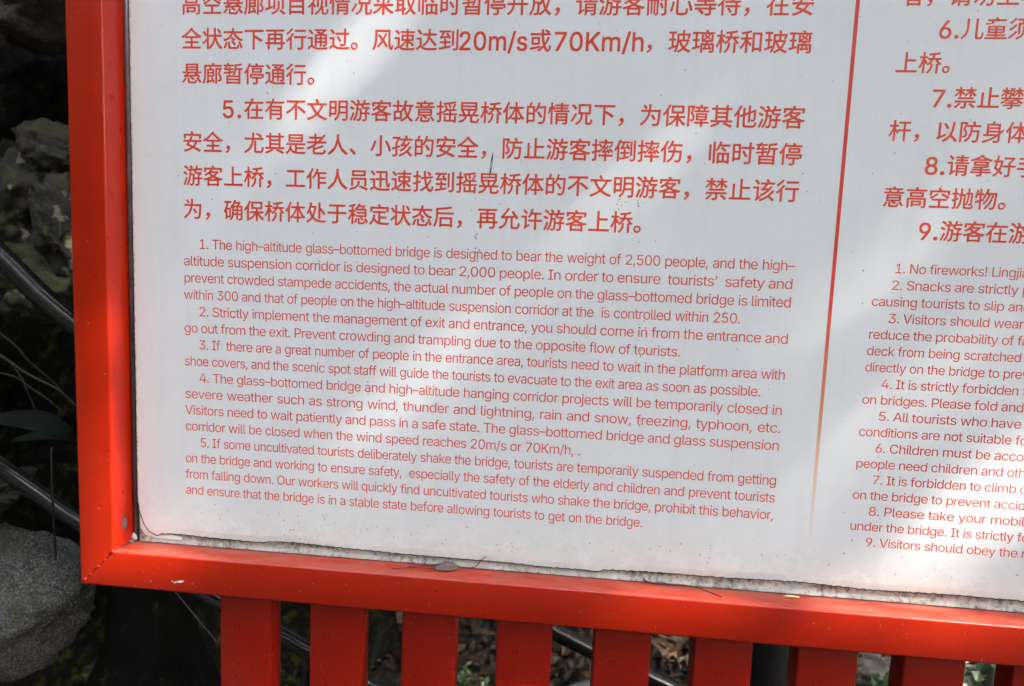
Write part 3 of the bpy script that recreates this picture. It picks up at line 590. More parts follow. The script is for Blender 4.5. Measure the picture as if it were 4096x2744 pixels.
g = 0.0009   # half the open mitre joint
def stile(x0, x1, zb0, zb1, zt0, zt1):
    A = [W(x0, -D, zb0 + g), W(x1, -D, zb1 + g), W(x1, BACK, zb1 + g), W(x0, BACK, zb0 + g)]
    B = [W(x0, -D, zt0 - g), W(x1, -D, zt1 - g), W(x1, BACK, zt1 - g), W(x0, BACK, zt0 - g)]
    return A, B
A, B = stile(XO, XI, ZB, ZT, ZTOP_IN + RW, ZTOP_IN)
left = tag(prism('frame_rail', A, B, M['frame'], sign), 'left upright of the red frame')
A, B = stile(XR_IN, XR_IN + RW, ZT, ZB, ZTOP_IN, ZTOP_IN + RW)
tag(prism('frame_rail', A, B, M['frame'], sign), 'right upright of the red frame')
A = [W(XO + g, -D, ZB), W(XI + g, -D, ZT), W(XI + g, BACK, ZT), W(XO + g, BACK, ZB)]
B = [W(XR_IN + RW - g, -D, ZB), W(XR_IN - g, -D, ZT), W(XR_IN - g, BACK, ZT), W(XR_IN + RW - g, BACK, ZB)]
bottom = tag(prism('frame_rail', A, B, M['ledge'], sign), 'bottom rail of the red frame with its silted ledge')
A = [W(XI + g, -D, ZTOP_IN), W(XO + g, -D, ZTOP_IN + RW), W(XO + g, BACK, ZTOP_IN + RW), W(XI + g, BACK, ZTOP_IN)]
B = [W(XR_IN - g, -D, ZTOP_IN), W(XR_IN + RW - g, -D, ZTOP_IN + RW), W(XR_IN + RW - g, BACK, ZTOP_IN + RW), W(XR_IN - g, BACK, ZTOP_IN)]
tag(prism('frame_rail', A, B, M['frame'], sign), 'top rail of the red frame')

def box(name, x0, x1, y0, y1, z0, z1, mat, parent, bev=0.0015, seg=2):
    A = [W(x0, y0, z0), W(x1, y0, z0), W(x1, y1, z0), W(x0, y1, z0)]
    B = [W(x0, y0, z1), W(x1, y0, z1), W(x1, y1, z1), W(x0, y1, z1)]
    return prism(name, A, B, mat, parent, bev, seg)

# slats below the frame (hollow square-edged tubes), one mesh shared by all
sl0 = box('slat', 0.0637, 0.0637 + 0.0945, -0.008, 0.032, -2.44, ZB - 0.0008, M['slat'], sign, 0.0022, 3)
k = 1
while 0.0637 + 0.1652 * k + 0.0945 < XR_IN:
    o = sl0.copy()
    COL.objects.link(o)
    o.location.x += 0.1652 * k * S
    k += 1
box('base_rail', XO, XR_IN + RW, -0.03, 0.03, -2.50, -2.4412, M['frame'], sign, 0.003, 3)

# backing board, mouldy strip and sealed gap
box('backing_board', XI + 0.0012, XR_IN - 0.0012, 0.0045, 0.016, ZT + 0.0012, ZTOP_IN - 0.0012, M['board'], sign, 0.0005, 1)
# strip of old laminate that shows under the peeled edge
def sheet_grid(x0, x1, z0, z1, nx, nz, y, fn):
    V = []
    for j in range(nz + 1):
        for i in range(nx + 1):
            x = x0 + (x1 - x0) * i / nx
            z = z0 + (z1 - z0) * j / nz
            p = W(x, 0, z)
            p.y = y + fn(x, z)
            V.append(p)
    F = [(j * (nx + 1) + i, j * (nx + 1) + i + 1, (j + 1) * (nx + 1) + i + 1, (j + 1) * (nx + 1) + i) for j in range(nz) for i in range(nx)]
    return V, F
V, F = sheet_grid(-0.0895, XR_IN - 0.006, ZT + 0.0012, -0.455, 900, 8, -0.0002, lambda x, z: 0.0005 * noise.noise(Vector((x * 60, z * 80, 1))) + (-0.0016 * max(0, (-0.486 - z) / 0.008)))
mesh('laminate_strip', V, F, M['mould'], sign, True)
V, F = tube_data([W(XI + 0.0045, 0.0015, ZT + 0.004), W(XI + 0.0045, 0.0015, ZTOP_IN)], 0.0028, 8)
mesh('sealant', V, F, M['seal'], sign, True)

# the printed film, cut to its peeled ragged lower edge
PEEL = [(-0.0913, -0.425), (-0.0880, -0.4400), (-0.0845, -0.4495), (-0.0800, -0.4620), (-0.0720, -0.4730), (-0.0561, -0.4810), (-0.0480, -0.4765), (-0.0268, -0.4755), (-0.0108, -0.4752), (0.0276, -0.4768), (0.0833, -0.4777), (0.1381, -0.4786), (0.1537, -0.4751), (0.1851, -0.4739), (0.2069, -0.4738), (0.30, -0.4765), (0.3857, -0.4786), (0.4791, -0.479), (0.5709, -0.479), (0.6346, -0.4814), (0.6974, -0.4808), (0.7279, -0.4823), (0.733, -0.4778), (0.8106, -0.4754), (0.9323, -0.4752), (1.0539, -0.472), (1.1539, -0.4762), (1.2709, -0.4735), (1.3936, -0.4743), (1.6, -0.476), (1.8, -0.472), (2.1, -0.475), (XR_IN - 0.006, -0.474)]
edge = []
for (xa, za), (xb, zb) in zip(PEEL, PEEL[1:]):
    n = max(1, int((xb - xa) / 0.0022))
    for i in range(n):
        t = i / n
        x = xa + (xb - xa) * t
        z = za + (zb - za) * t
        if xa > -0.07:
            z += 0.0016 * noise.noise(Vector((x * 130, 2, 0))) + 0.0010 * noise.noise(Vector((x * 420, 5, 0)))
        edge.append((x, z))
edge.append(PEEL[-1])
corner_tear = [(-0.0905, -0.4400), (-0.0885, -0.4720), (-0.0800, -0.4830), (-0.0600, -0.4860), (-0.0480, -0.4865)]
V, F = [], []
rows = 10
for (x, z) in edge:
    for r in range(rows):
        t = r / (rows - 1)
        zz = z + (ZTOP_IN - 0.004 - z) * t ** 2.2
        p = W(x, 0, zz)
        p.y = -0.0015 + (0.0006 if r == 0 else 0) + (-0.0006 * max(0, noise.noise(Vector((x * 9, 0, 7)))) if r == 0 else 0)
        V.append(p)
for i in range(len(edge) - 1):
    for r in range(rows - 1):
        a = i * rows + r
        F.append((a, a + rows, a + rows + 1, a + 1))
film = mesh('printed_film', V, F, M['sheet'], sign)
# turned edge of the film: thin lip giving it thickness, black for grime and crevice shade
V, F = [], []
for (x, z) in edge:
    p = W(x, 0, z)
    V += [(p.x, -0.0011, p.z + 0.00005), (p.x, -0.0022, p.z - 0.0002), (p.x, -0.0009, p.z - 0.0009 - 0.0004 * noise.noise(Vector((x * 90, 0, 3)))), (p.x, 0.0004, p.z - 0.0006)]
for i in range(len(edge) - 1):
    for r in range(3):
        a = i * 4 + r
        F.append((a, a + 4, a + 5, a + 1))
mesh('peeled_edge', V, F, M['black'], film, True)
# brittle corner of old film left below the tear
V = [W(-0.0895, 0, -0.430), W(-0.0872, 0, -0.470), W(-0.078, 0, -0.4815), W(-0.055, 0, -0.4855), W(-0.030, 0, -0.4860), W(-0.010, 0, -0.4862), W(-0.010, 0, -0.480), W(-0.030, 0, -0.4775), W(-0.050, 0, -0.479), W(-0.066, 0, -0.474), W(-0.080, 0, -0.455)]
for v in V: v.y = -0.0013
F = [tuple(t) for t in tessellate_polygon([V])]
mesh('film_scrap', V, F, M['sheet'], sign)

# divider between the two text columns
V = [W(1.0594 - 0.0031, 0, 0.80), W(1.0594 + 0.0031, 0, 0.80), W(1.0594 + 0.0026, 0, -0.425), W(1.0594 - 0.0026, 0, -0.425)]
for v in V: v.y = -0.0015 + TY
tag(mesh('divider_line', V, [(0, 1, 2, 3)], M['divider'], film), 'red line between the text columns fading to orange and white at its foot')

# Chinese, left column
EMW = 1.0 / 28
CB = 0.0028
def zline(z, fn):
    L = Line(); fn(L, z); L.build('chinese_text_line', M['ink_zh'], film)
zline(0.4083, lambda L, z: L.zh('高空悬廊项目视情况采取临时暂停开放，请游客耐心等待，在安', -0.001, z + CB, EMW))
def rowB(L, z):
    x = L.zh('全状态下再行通过。风速达到', -0.001, z + CB, EMW)
    def fit(t, x0, x1):
        w = lat_width(t, 0.0545, 1.0) - 0.0545 * 0.08
        L.latin(t, x0 - 0.0018, z + 0.0012, 0.0545, (x1 - x0) / w, bold=0.010)
    fit('20m/s', 0.4610, 0.5686)
    L.zh('或', 0.5722, z + CB, EMW)
    fit('70Km/h', 0.6110, 0.7491)
    L.zh('，玻璃桥和玻璃', 1.0 - 7 * EMW, z + CB, EMW)
zline(0.3540, rowB)
zline(0.2990, lambda L, z: L.zh('悬廊暂停通行。', -0.001, z + CB, EMW))
def rowD(L, z):
    L.latin('5', 0.0672, z + 0.0012, 0.0545, bold=0.008); L.latin('.', 0.0925, z + 0.0012, 0.062, bold=0.008)
    L.zh('在有不文明游客故意摇晃桥体的情况下，为保障其他游客', 3 * EMW - 0.001, z + CB, EMW)
zline(0.2437, rowD)
zline(0.1890, lambda L, z: L.zh('安全，尤其是老人、小孩的安全，防止游客摔倒摔伤，临时暂停', -0.001, z + CB, EMW))
zline(0.1337, lambda L, z: L.zh('游客上桥，工作人员迅速找到摇晃桥体的不文明游客，禁止该行', -0.001, z + CB, EMW))
zline(0.0785, lambda L, z: L.zh('为，确保桥体处于稳定状态后，再允许游客上桥。', -0.001, z + CB, EMW))
# Chinese, right column
ER = 0.0330
zline(0.4225, lambda L, z: L.zh('者，请勿上桥', 1.1205, z + CB, ER))
def num(d, t):
    def f(L, z):
        L.latin(d, 1.1755, z + 0.0012, 0.0495, bold=0.008); L.latin('.', 1.1975, z + 0.0012, 0.056, bold=0.008)
        L.zh(t, 1.2080, z + CB, ER, 0.0326)
    return f
zline(0.3755, num('6', '儿童须'))
zline(0.3265, lambda L, z: L.zh('上桥。', 1.1205, z + CB, ER))
zline(0.2770, num('7', '禁止攀'))
zline(0.2280, lambda L, z: L.zh('杆，以防身体', 1.1205, z + CB, ER))
zline(0.1788, num('8', '请拿好手'))
zline(0.1300, lambda L, z: L.zh('意高空抛物。', 1.1205, z + CB, ER))
zline(0.0815, num('9', '游客在游'))

TRK = -0.034
def eline(text, x0, x1, z, size, sx0, upto=None):
    """set a line so that its text (as far as `upto`) spans x0..x1; the spaces take up the slack"""
    head = text if upto is None else text[:upto]
    if head[0] in 'TVA': pass
    nsp = head.count(' ')
    sx = sx0
    while True:
        w = lat_width(head, size, sx, TRK) - 0.045 * size
        sp = (x1 - x0 - w) / nsp
        if sp > 0.17 * size or sx < 0.7: break
        sx -= 0.01
    L = Line()
    L.latin(text, x0 - 0.04 * size, z, size, sx, sp, TRK)
    return L.build('english_text_line', M['ink_en'], film)
PE, SZ = 0.02858, 0.0318
left_lines = [
 (0.0270, 1.0000, '1. The high–altitude glass–bottomed bridge is designed to bear the weight of 2,500 people, and the high–'),
 (0, 1, 'altitude suspension corridor is designed to bear 2,000 people. In order to ensure  tourists’  safety and'),
 (0, 1, 'prevent crowded stampede accidents, the actual number of people on the glass–bottomed bridge is limited'),
 (0, 0.9246, 'within 300 and that of people on the high–altitude suspension corridor at the  is controlled within 250.'),
 (0.0262, 1, '2. Strictly implement the management of exit and entrance, you should come in from the entrance and'),
 (0, 0.8352, 'go out from the exit. Prevent crowding and trampling due to the opposite flow of tourists.'),
 (0.0262, 1, '3. If  there are a great number of people in the entrance area, tourists need to wait in the platform area with'),
 (0, 0.9642, 'shoe covers, and the scenic spot staff will guide the tourists to evacuate to the exit area as soon as possible.'),
 (0.0262, 1, '4. The glass–bottomed bridge and high–altitude hanging corridor projects will be temporarily closed in'),
 (0, 1, 'severe weather such as strong wind, thunder and lightning, rain and snow, freezing, typhoon, etc.'),
 (0, 1, 'Visitors need to wait patiently and pass in a safe state. The glass–bottomed bridge and glass suspension'),
 (0, 0.6849, 'corridor will be closed when the wind speed reaches 20m/s or 70Km/h, .'),
 (0.0265, 1, '5. If some uncultivated tourists deliberately shake the bridge, tourists are temporarily suspended from getting'),
 (0, 1, 'on the bridge and working to ensure safety,  especially the safety of the elderly and children and prevent tourists'),
 (0, 1, 'from falling down. Our workers will quickly find uncultivated tourists who shake the bridge, prohibit this behavior,'),
 (0, 0.7928, 'and ensure that the bridge is in a stable state before allowing tourists to get on the bridge.')]
for i, (x0, x1, t) in enumerate(left_lines):
    eline(t, x0, x1, -(i - 1) * PE, SZ, 1.07)
right_lines = [
 (1.1492, 1.2824, '1. No fireworks! Lingjia', 16), (1.1466, 1.3290, '2. Snacks are strictly p', 22), (1.1200, 1.3118, 'causing tourists to slip and', 24),
 (1.1474, 1.3419, '3. Visitors should wear', 23), (1.1203, 1.3309, 'reduce the probability of fa', 25), (1.1200, 1.3448, 'deck from being scratched', 25),
 (1.1200, 1.3159, 'directly on the bridge to prev', 25), (1.1462, 1.3469, '4. It is strictly forbidden t', 27), (1.1200, 1.3569, 'on bridges. Please fold and', 27),
 (1.1462, 1.3562, '5. All tourists who have', 24), (1.1197, 1.3449, 'conditions are not suitable fo', 27), (1.1459, 1.3170, '6. Children must be accom', 19),
 (1.1197, 1.3383, 'people need children and oth', 24), (1.1466, 1.3601, '7. It is forbidden to climb o', 27), (1.1193, 1.3249, 'on the bridge to prevent accid', 24),
 (1.1455, 1.3213, '8. Please take your mobile', 19), (1.1196, 1.3647, 'under the bridge. It is strictly fo', 32), (1.1455, 1.3733, '9. Visitors should obey the r', 27)]
for i, (x0, x1, t, u) in enumerate(right_lines):
    eline(t, x0, x1, 0.0310 - i * 0.02562, 0.0281, 1.10, u)

# water drops beaded on the paint and on the film
def drops(spec, parent, axis_):
    bm = bmesh.new()
    for p, r in spec:
        m = bmesh.ops.create_icosphere(bm, subdivisions=2, radius=r)
        for v in m['verts']:
            v.co.z *= 1.45
            if v.co.z < 0: v.co.x *= 1.1
            if axis_ == 'y': v.co.y *= 0.45
            else: v.co.x *= 0.45
            v.co += p
    o = from_bm('water_drop', bm, M['drop'], parent, True)
    o['kind'] = 'stuff'
    return o
r2 = random.Random(5)
drops([(W(XI - r2.uniform(-0.00002, 0.0002), -r2.uniform(0.006, 0.040), z), r2.uniform(0.0006, 0.0014)) for z in [r2.uniform(-0.46, 0.45) for _ in range(46)]], left, 'x')
drops([(W(r2.uniform(XO + 0.01, XI - 0.01), -D - 0.0001, r2.uniform(-0.5, 0.4)), r2.uniform(0.0004, 0.0008)) for _ in range(10)], left, 'y')
drops([(W(r2.uniform(-0.1, 1.5), -D - 0.0001, r2.uniform(ZB + 0.005, ZT - 0.004)), r2.uniform(0.0004, 0.0010)) for _ in range(34)], bottom, 'y')
drops([(at(3240, 705, -0.0017), 0.0024), (at(3690, 1540, -0.0017), 0.0016), (at(2118, 1997, -0.0018), 0.0016), (at(3035, 1380, -0.0017), 0.0010), (at(2560, 760, -0.0017), 0.0008)], film, 'y')
# pale dust specks and tiny chips on the front faces
M['dust'] = mat_plain('pale_dust', (0.42, 0.34, 0.27), 0.8, 0.4, 200)
def specks(cells, parent, seed):
    rr = random.Random(seed)
    V, F = [], []
    for x0, x1, z0, z1, y, n in cells:
        for _ in range(n):
            c = W(rr.uniform(x0, x1), y, rr.uniform(z0, z1))
            r = rr.uniform(0.00012, 0.00042)
            b = len(V)
            m = rr.uniform(0.7, 2.2)
            V += [c + Vector((-r, -0.00005, 0)), c + Vector((0, -0.00005, -r * m)), c + Vector((r, -0.00005, 0)), c + Vector((0, -0.00005, r * m)), c + Vector((0, -r * 0.8, 0))]
            F += [(b, b + 1, b + 4), (b + 1, b + 2, b + 4), (b + 2, b + 3, b + 4), (b + 3, b, b + 4)]
    return tag(mesh('dust_speck', V, F, M['dust'], parent), kind='stuff')
specks([(-0.09, 1.5, ZB + 0.004, ZT - 0.006, -D, 130)], bottom, 1)
specks([(XO + 0.004, XI - 0.004, ZT, 0.5, -D, 30)], left, 2)
specks([(0.0637 + 0.1652 * k, 0.0637 + 0.1652 * k + 0.094, -0.75, ZB - 0.003, -0.0081, 20) for k in range(9)], sign, 3)

# dark flecks of algae and insect dirt on the film, gathered in a few runs
M['fleck'] = mat_plain('algae_fleck', (0.09, 0.085, 0.05), 0.8, 0.5, 300)
rr = random.Random(6)
V, F = [], []
runs = [(2560, 860, 14, 60, 16), (2480, 820, 10, 30, 8), (2570, 1270, 10, 60, 10), (1902, 960, 5, 40, 6), (1480, 1560, 10, 24, 8), (2560, 1400, 12, 20, 6), (1905, 1015, 5, 15, 4), (3060, 1530, 14, 40, 6), (2550, 1720, 10, 20, 5), (1130, 2130, 60, 10, 9), (2000, 2180, 260, 30, 34), (3000, 2220, 300, 40, 34), (1100, 2080, 300, 50, 30), (3700, 2280, 300, 50, 26), (2200, 350, 500, 250, 26), (3300, 200, 300, 200, 16), (900, 500, 200, 400, 14), (3300, 900, 200, 500, 18)]
for u_, v_, su, sv, n in runs:
    for _ in range(n):
        c = at(u_ + rr.gauss(0, su), v_ + rr.gauss(0, sv), -0.00185)
        r = rr.uniform(0.00018, 0.00062) * (1.3 if n < 9 else 1)
        b = len(V)
        m = rr.uniform(0.8, 2.0)
        V += [c + Vector((-r, 0, 0)), c + Vector((r * rr.uniform(-0.3, 0.3), 0, -r * m)), c + Vector((r, 0, r * 0.2)), c + Vector((0, 0, r * m)), c + Vector((0, -r * 0.4, 0))]
        F += [(b, b + 1, b + 4), (b + 1, b + 2, b + 4), (b + 2, b + 3, b + 4), (b + 3, b, b + 4)]
tag(mesh('dirt_fleck', V, F, M['fleck'], film), kind='stuff')
# weld marks, grey chips and the bare corner
def blob(name, c, r, mat, parent, sq=(1, 0.3, 1), seed=0, label=None):
    bm = bmesh.new()
    bmesh.ops.create_icosphere(bm, subdivisions=3, radius=1)
    for v in bm.verts:
        n = 1 + 0.35 * noise.noise(v.co * 1.7 + Vector((seed, 0, 0)))
        v.co = Vector((v.co.x * r * sq[0] * n, v.co.y * r * sq[1] * n, v.co.z * r * sq[2] * n)) + Vector(c)
    o = from_bm(name, bm, mat, parent, True)
    if label: o['label'] = label
    return o
M['chip'] = mat_plain('grey_chip', (0.13, 0.11, 0.10), 0.6, 0.3, 200)
blob('paint_chip', W(XI + 0.0002, -0.021, -0.4545), 0.0042, M['chip'], left, (0.10, 0.8, 1.5), 1, 'grey bare patch in the paint near the lower corner')
blob('weld_mark', W(XI, -D, ZT) + Vector((-0.001, 0.0004, 0.0)), 0.0022, M['frame'], left, (1, 0.7, 1), 2)
for i, t in enumerate((0.25, 0.45, 0.68, 0.85)):
    blob('weld_mark', W(XI - RW * t, -D, ZT - RW * t) + Vector((0, 0.0002, 0)), 0.0011 + 0.0005 * (i % 2), M['frame'], left, (1, 0.5, 1), 3 + i)
blob('weld_bead', W(XI + 0.004, -0.003, ZT + 0.008), 0.0034, M['metal'], sign, (0.8, 0.6, 1.3), 9, 'silver bead of sealant in the inner corner')
blob('grime_spot', W(XI + 0.001, -0.006, ZT + 0.001), 0.0030, M['chip'], sign, (0.8, 1.2, 0.7), 12)
V, F = tube_data([W(XI + 0.0005, -D - 0.0002, ZT + 0.0004), W(XI + 0.0009, -0.020, ZT + 0.0009), W(XI + 0.0012, 0.0, ZT + 0.0012)], [0.0004, 0.0009, 0.0012], 6)
mesh('mitre_gap', V, F, M['black'], sign, True)
for t0, t1 in ((0.42, 0.55), (0.80, 0.93)):
    V, F = tube_data([W(XI - RW * t0, -D - 0.0001, ZT - RW * t0), W(XI - RW * t1, -D - 0.0001, ZT - RW * t1)], 0.0006, 5)
    mesh('mitre_crack', V, F, M['black'], sign, True)
# faded scrap of label stuck to the bottom rail
M['scrap'] = mat_plain('scrap_of_label', (0.42, 0.46, 0.50), 0.5, 0.85, 420)
a0, b0 = Vector((0.0050, 0, -0.5396)), Vector((0.0320, 0, -0.5352))
V = [W(0.0060, -D - 0.0003, -0.5410), W(0.0245, -D - 0.0003, -0.5375), W(0.0250, -D - 0.0003, -0.5350), W(0.0170, -D - 0.0003, -0.5352), W(0.0068, -D - 0.0003, -0.5380)]
mesh('label_scrap', V, [(0, 1, 2, 3, 4)], M['scrap'], bottom)

# ------------------------------------------------------------------ litter on the sign
LED = ZT * S + Z0          # top of the ledge
def leaf_mesh(name, base, tip, width, mat, curl=0.2, droop=0.0, n=8, normal=Vector((0, 0, 1)), lobes=0.0, parent=None, seed=0, fold=0.15):
    base, tip = Vector(base), Vector(tip)
    ax = tip - base
    L = ax.length
    ax.normalize()
    side = ax.cross(normal).normalized()
    up = side.cross(ax).normalized()
    V, F = [], []
    for i in range(n + 1):
        t = i / n
        w = width * math.sin(math.pi * min(1, t * 0.93 + 0.05)) ** 0.8 * (1 + lobes * noise.noise(Vector((t * 7, seed, 0))))
        if i == n: w = width * 0.03
        c = base + ax * L * t + up * (curl * L * math.sin(t * math.pi) * 0.5 - droop * L * t * t)
        for k in (-1, -0.5, 0, 0.5, 1):
            V.append(c + side * w * k * 0.5 + up * abs(k) * fold * w + up * 0.06 * width * noise.noise(Vector((t * 5, k * 2, seed))))
    for i in range(n):
        for k in range(4):
            a = i * 5 + k
            F.append((a, a + 1, a + 6, a + 5))
    o = mesh(name, V, F, mat, parent, True)
    return o
def solid(o, t):
    m = o.modifiers.new('thickness', 'SOLIDIFY'); m.thickness = t
    return o
M['dry'] = mat_plain('dry_leaf', (0.12, 0.085, 0.065), 0.7, 0.4, 120)
M['needle'] = mat_plain('brown_needle', (0.05, 0.022, 0.014), 0.5, 0.3, 60)
M['seed'] = mat_plain('pale_seed', (0.55, 0.50, 0.22), 0.5, 0.2, 100)
M['blade'] = mat_plain('green_blade', (0.085, 0.10, 0.035), 0.5, 0.6, 300)
def ledge(u, v, dy=-0.014):        # point on the ledge seen at photograph pixel (u, v)
    d = CAM_ROT @ Vector(((u - 2048) / FPX, -(v - 1372) / FPX, -1.0))
    t = (LED - CAM_LOC.z) / d.z
    p = CAM_LOC + d * t
    return Vector((p.x, min(max(p.y, -0.027), -0.003), LED))
lf = empty('dead_leaf', ledge(1790, 2270), 'small grey brown dead leaf lying on the red ledge under the English text', 'leaf')
p0, p1 = ledge(1738, 2280) + Vector((0, 0, 0.0008)), ledge(1845, 2264) + Vector((0, 0, 0.0008))
solid(leaf_mesh('blade', p0, p1, 0.012, M['dry'], 0.10, 0, 10, Vector((0, -0.35, 1)), 0.5, lf, 3), 0.0003)
V, F = tube_data(spline([p1 + Vector((-0.002, 0, 0.0005)), ledge(1900, 2262) + Vector((0, 0, 0.002)), at(1925, 2240, -0.006), at(1947, 2227, -0.004)]), [0.0006 - 0.00001 * i for i in range(25)], 6)
mesh('stalk', V, F, M['needle'], lf, True)
for i, (a, b) in enumerate((((1570, 2278), (1742, 2279)), ((1632, 2270), (1742, 2272)), ((1718, 2262), (1800, 2268)))):
    pa, pb = ledge(*a) + Vector((0, 0, 0.0009)), ledge(*b) + Vector((0, 0, 0.0012))
    V, F = tube_data(spline([pa, (pa + pb) / 2 + Vector((0, 0.0006, 0.0008)), pb]), 0.00038, 6)
    tag(mesh('pine_needle', V, F, M['needle'], None, True), ['longest brown pine needle on the ledge left of the dead leaf', 'short brown pine needle touching the left tip of the dead leaf', 'short curled brown needle lying just above the dead leaf'][i], 'needle', 'brown needles around the dead leaf')
V, F = tube_data(spline([at(2572, 2316, -0.002), at(2600, 2330, -0.0035), ledge(2660, 2334) + Vector((0, 0, 0.001)), ledge(2760, 2342) + Vector((0, 0, 0.001)), ledge(2830, 2368) + Vector((0, 0, 0.0006)), ledge(2888, 2390) + Vector((0, 0, 0.0005))]), [0.0009] * 6 + [0.0007] * 12 + [0.0004] * 23, 6)
tag(mesh('thin_twig', V, F, M['needle'], None, True), 'thin dark curved twig lying on the red ledge right of the dead leaf', 'twig')
p = ledge(3165, 2389)
sd = blob('seed_husk', p + Vector((0, 0, 0.0009)), 0.0030, M['seed'], None, (2.3, 0.55, 0.33), 4)
tag(sd, 'pale yellow seed husk lying on the red ledge', 'seed')
gb = leaf_mesh('grass_blade', at(1958, 708, -0.0020), at(1972, 606, -0.0020), 0.0019, M['blade'], -0.05, 0, 10, Vector((0, -1, 0)), 0.1, None, 2)
tag(solid(gb, 0.0002), 'tiny green blade stuck to the sheet in the second Chinese paragraph', 'blade')

# ------------------------------------------------------------------ rocks behind the left end
def rock(name, c, rad, mat, label, seed, group='rocks piled behind the left end of the sign', flat=0.0, sub=5, rotz=0.0, tilt=0.0, amp=0.55, cuts=5):
    bm = bmesh.new()
    bmesh.ops.create_icosphere(bm, subdivisions=sub, radius=1)
    rr = random.Random(seed)
    pl = []
    for _ in range(cuts + 4):
        d = Vector((rr.gauss(0, 1), rr.gauss(0, 1) - 0.5, rr.gauss(0, 1))).normalized()
        pl.append((d, rr.uniform(0.62, 0.88)))
    R = Matrix.Rotation(rotz, 3, 'Z') @ Matrix.Rotation(tilt, 3, 'Y')
    for v in bm.verts:
        d = v.co.normalized()
        k = 1.0
        for n, h in pl:
            q = d.dot(n)
            if q > 1e-3: k = min(k, h / q + 0.02)
        k *= 1 + amp * 0.5 * noise.fractal(d * 1.8 + Vector((seed, 0, 0)), 0.9, 2.0, 6) - amp * 0.35 * abs(noise.noise(d * 3.1 + Vector((0, seed, 0)))) + 0.09 * amp * noise.fractal(d * 7 + Vector((0, seed, 0)), 0.7, 2.0, 5)
        v.co = R @ Vector((d.x * k * rad[0], d.y * k * rad[1], d.z * k * rad[2]))
    bmesh.ops.recalc_face_normals(bm, faces=bm.faces)
    o = from_bm(name, bm, mat, None, True)
    o.location = c
    tag(o, label, 'rock', group)
    return o
M['dkleaf'] = mat_plain('dark_green_leaf', (0.003, 0.006, 0.0035), 0.8, 0.5, 30)
granite = mat_rock('speckled_granite', (0.112, 0.110, 0.092), (0.020, 0.020, 0.016), 0.9, 0.42, 0, 0.75, 1.0)
brown = mat_rock('brown_rock', (0.040, 0.030, 0.022), (0.010, 0.008, 0.006), 0.3, 0.15, 0, 0.6, 4.0)
olive = mat_rock('olive_rock', (0.098, 0.080, 0.034), (0.018, 0.015, 0.008), 0.15, 0.40, 0.0, 0.6, 7.0)
lichen = mat_rock('lichened_rock', (0.065, 0.053, 0.026), (0.013, 0.011, 0.007), 0.2, 0.40, 0.68, 0.7, 9.0)
grey = mat_rock('grey_brown_rock', (0.125, 0.098, 0.060), (0.018, 0.015, 0.010), 0.3, 0.1, 0.1, 0.6, 12.0)
darkr = mat_rock('black_wet_rock', (0.012, 0.011, 0.009), (0.004, 0.004, 0.003), 0.5, 0.2, 0, 0.5, 15.0)
mossy = mat_rock('mossy_dark_rock', (0.010, 0.013, 0.008), (0.004, 0.005, 0.003), 0.1, 0.12, 0, 0.8, 18.0)
rock('boulder', at(12, 2385, 0.24), (0.128, 0.12, 0.108), granite, 'large speckled grey boulder with moss, below the lower left corner of the sign', 3, tilt=0.5, amp=0.30)
rock('boulder', at(215, 2360, 0.30), (0.072, 0.08, 0.088), brown, 'brown mossy rock wedged behind the right side of the speckled boulder', 8, tilt=0.4)
rock('stone', at(15, 1950, 0.27), (0.038, 0.05, 0.030), brown, 'small reddish brown stone resting on top of the speckled boulder', 12, tilt=0.3)
rock('boulder', at(100, 30, 0.50), (0.155, 0.12, 0.070), grey, 'grey brown rock at the top left overhanging a black hollow', 21, tilt=-0.15)
rock('stone', at(-20, 150, 0.46), (0.022, 0.03, 0.022), grey, 'small pale stone at the left edge beside the black hollow', 23)
rock('boulder', at(120, 430, 0.66), (0.16, 0.10, 0.14), darkr, 'black wet rock below the hollow', 27)
rock('boulder', at(250, 625, 0.50), (0.072, 0.06, 0.070), olive, 'olive brown rock beside the frame, above the pale lichened one', 31, tilt=0.2)
rock('boulder', at(40, 640, 0.62), (0.085, 0.06, 0.10), olive, 'dark brown rock at the left edge beside the olive one', 35)
rock('boulder', at(60, 860, 0.50), (0.115, 0.08, 0.125), lichen, 'rock with large olive and pale lichen patches above the thick hose', 37, tilt=0.6)
rock('boulder', at(235, 900, 0.46), (0.055, 0.05, 0.100), lichen, 'narrow upright rock crusted with pale lichen beside the red frame', 41, tilt=-0.25)
rock('boulder', at(190, 1130, 0.50), (0.125, 0.07, 0.100), mat_rock('moss_rock', (0.045, 0.045, 0.02), (0.012, 0.012, 0.008), 0.2, 0.75, 0.2, 0.8, 21.0), 'mossy green rock just above the thick hose', 45)
for k_ in (darkr, mossy, M['bank'], M['dkleaf']):
    k_.node_tree.nodes['Principled BSDF'].inputs['IOR'].default_value = 1.22
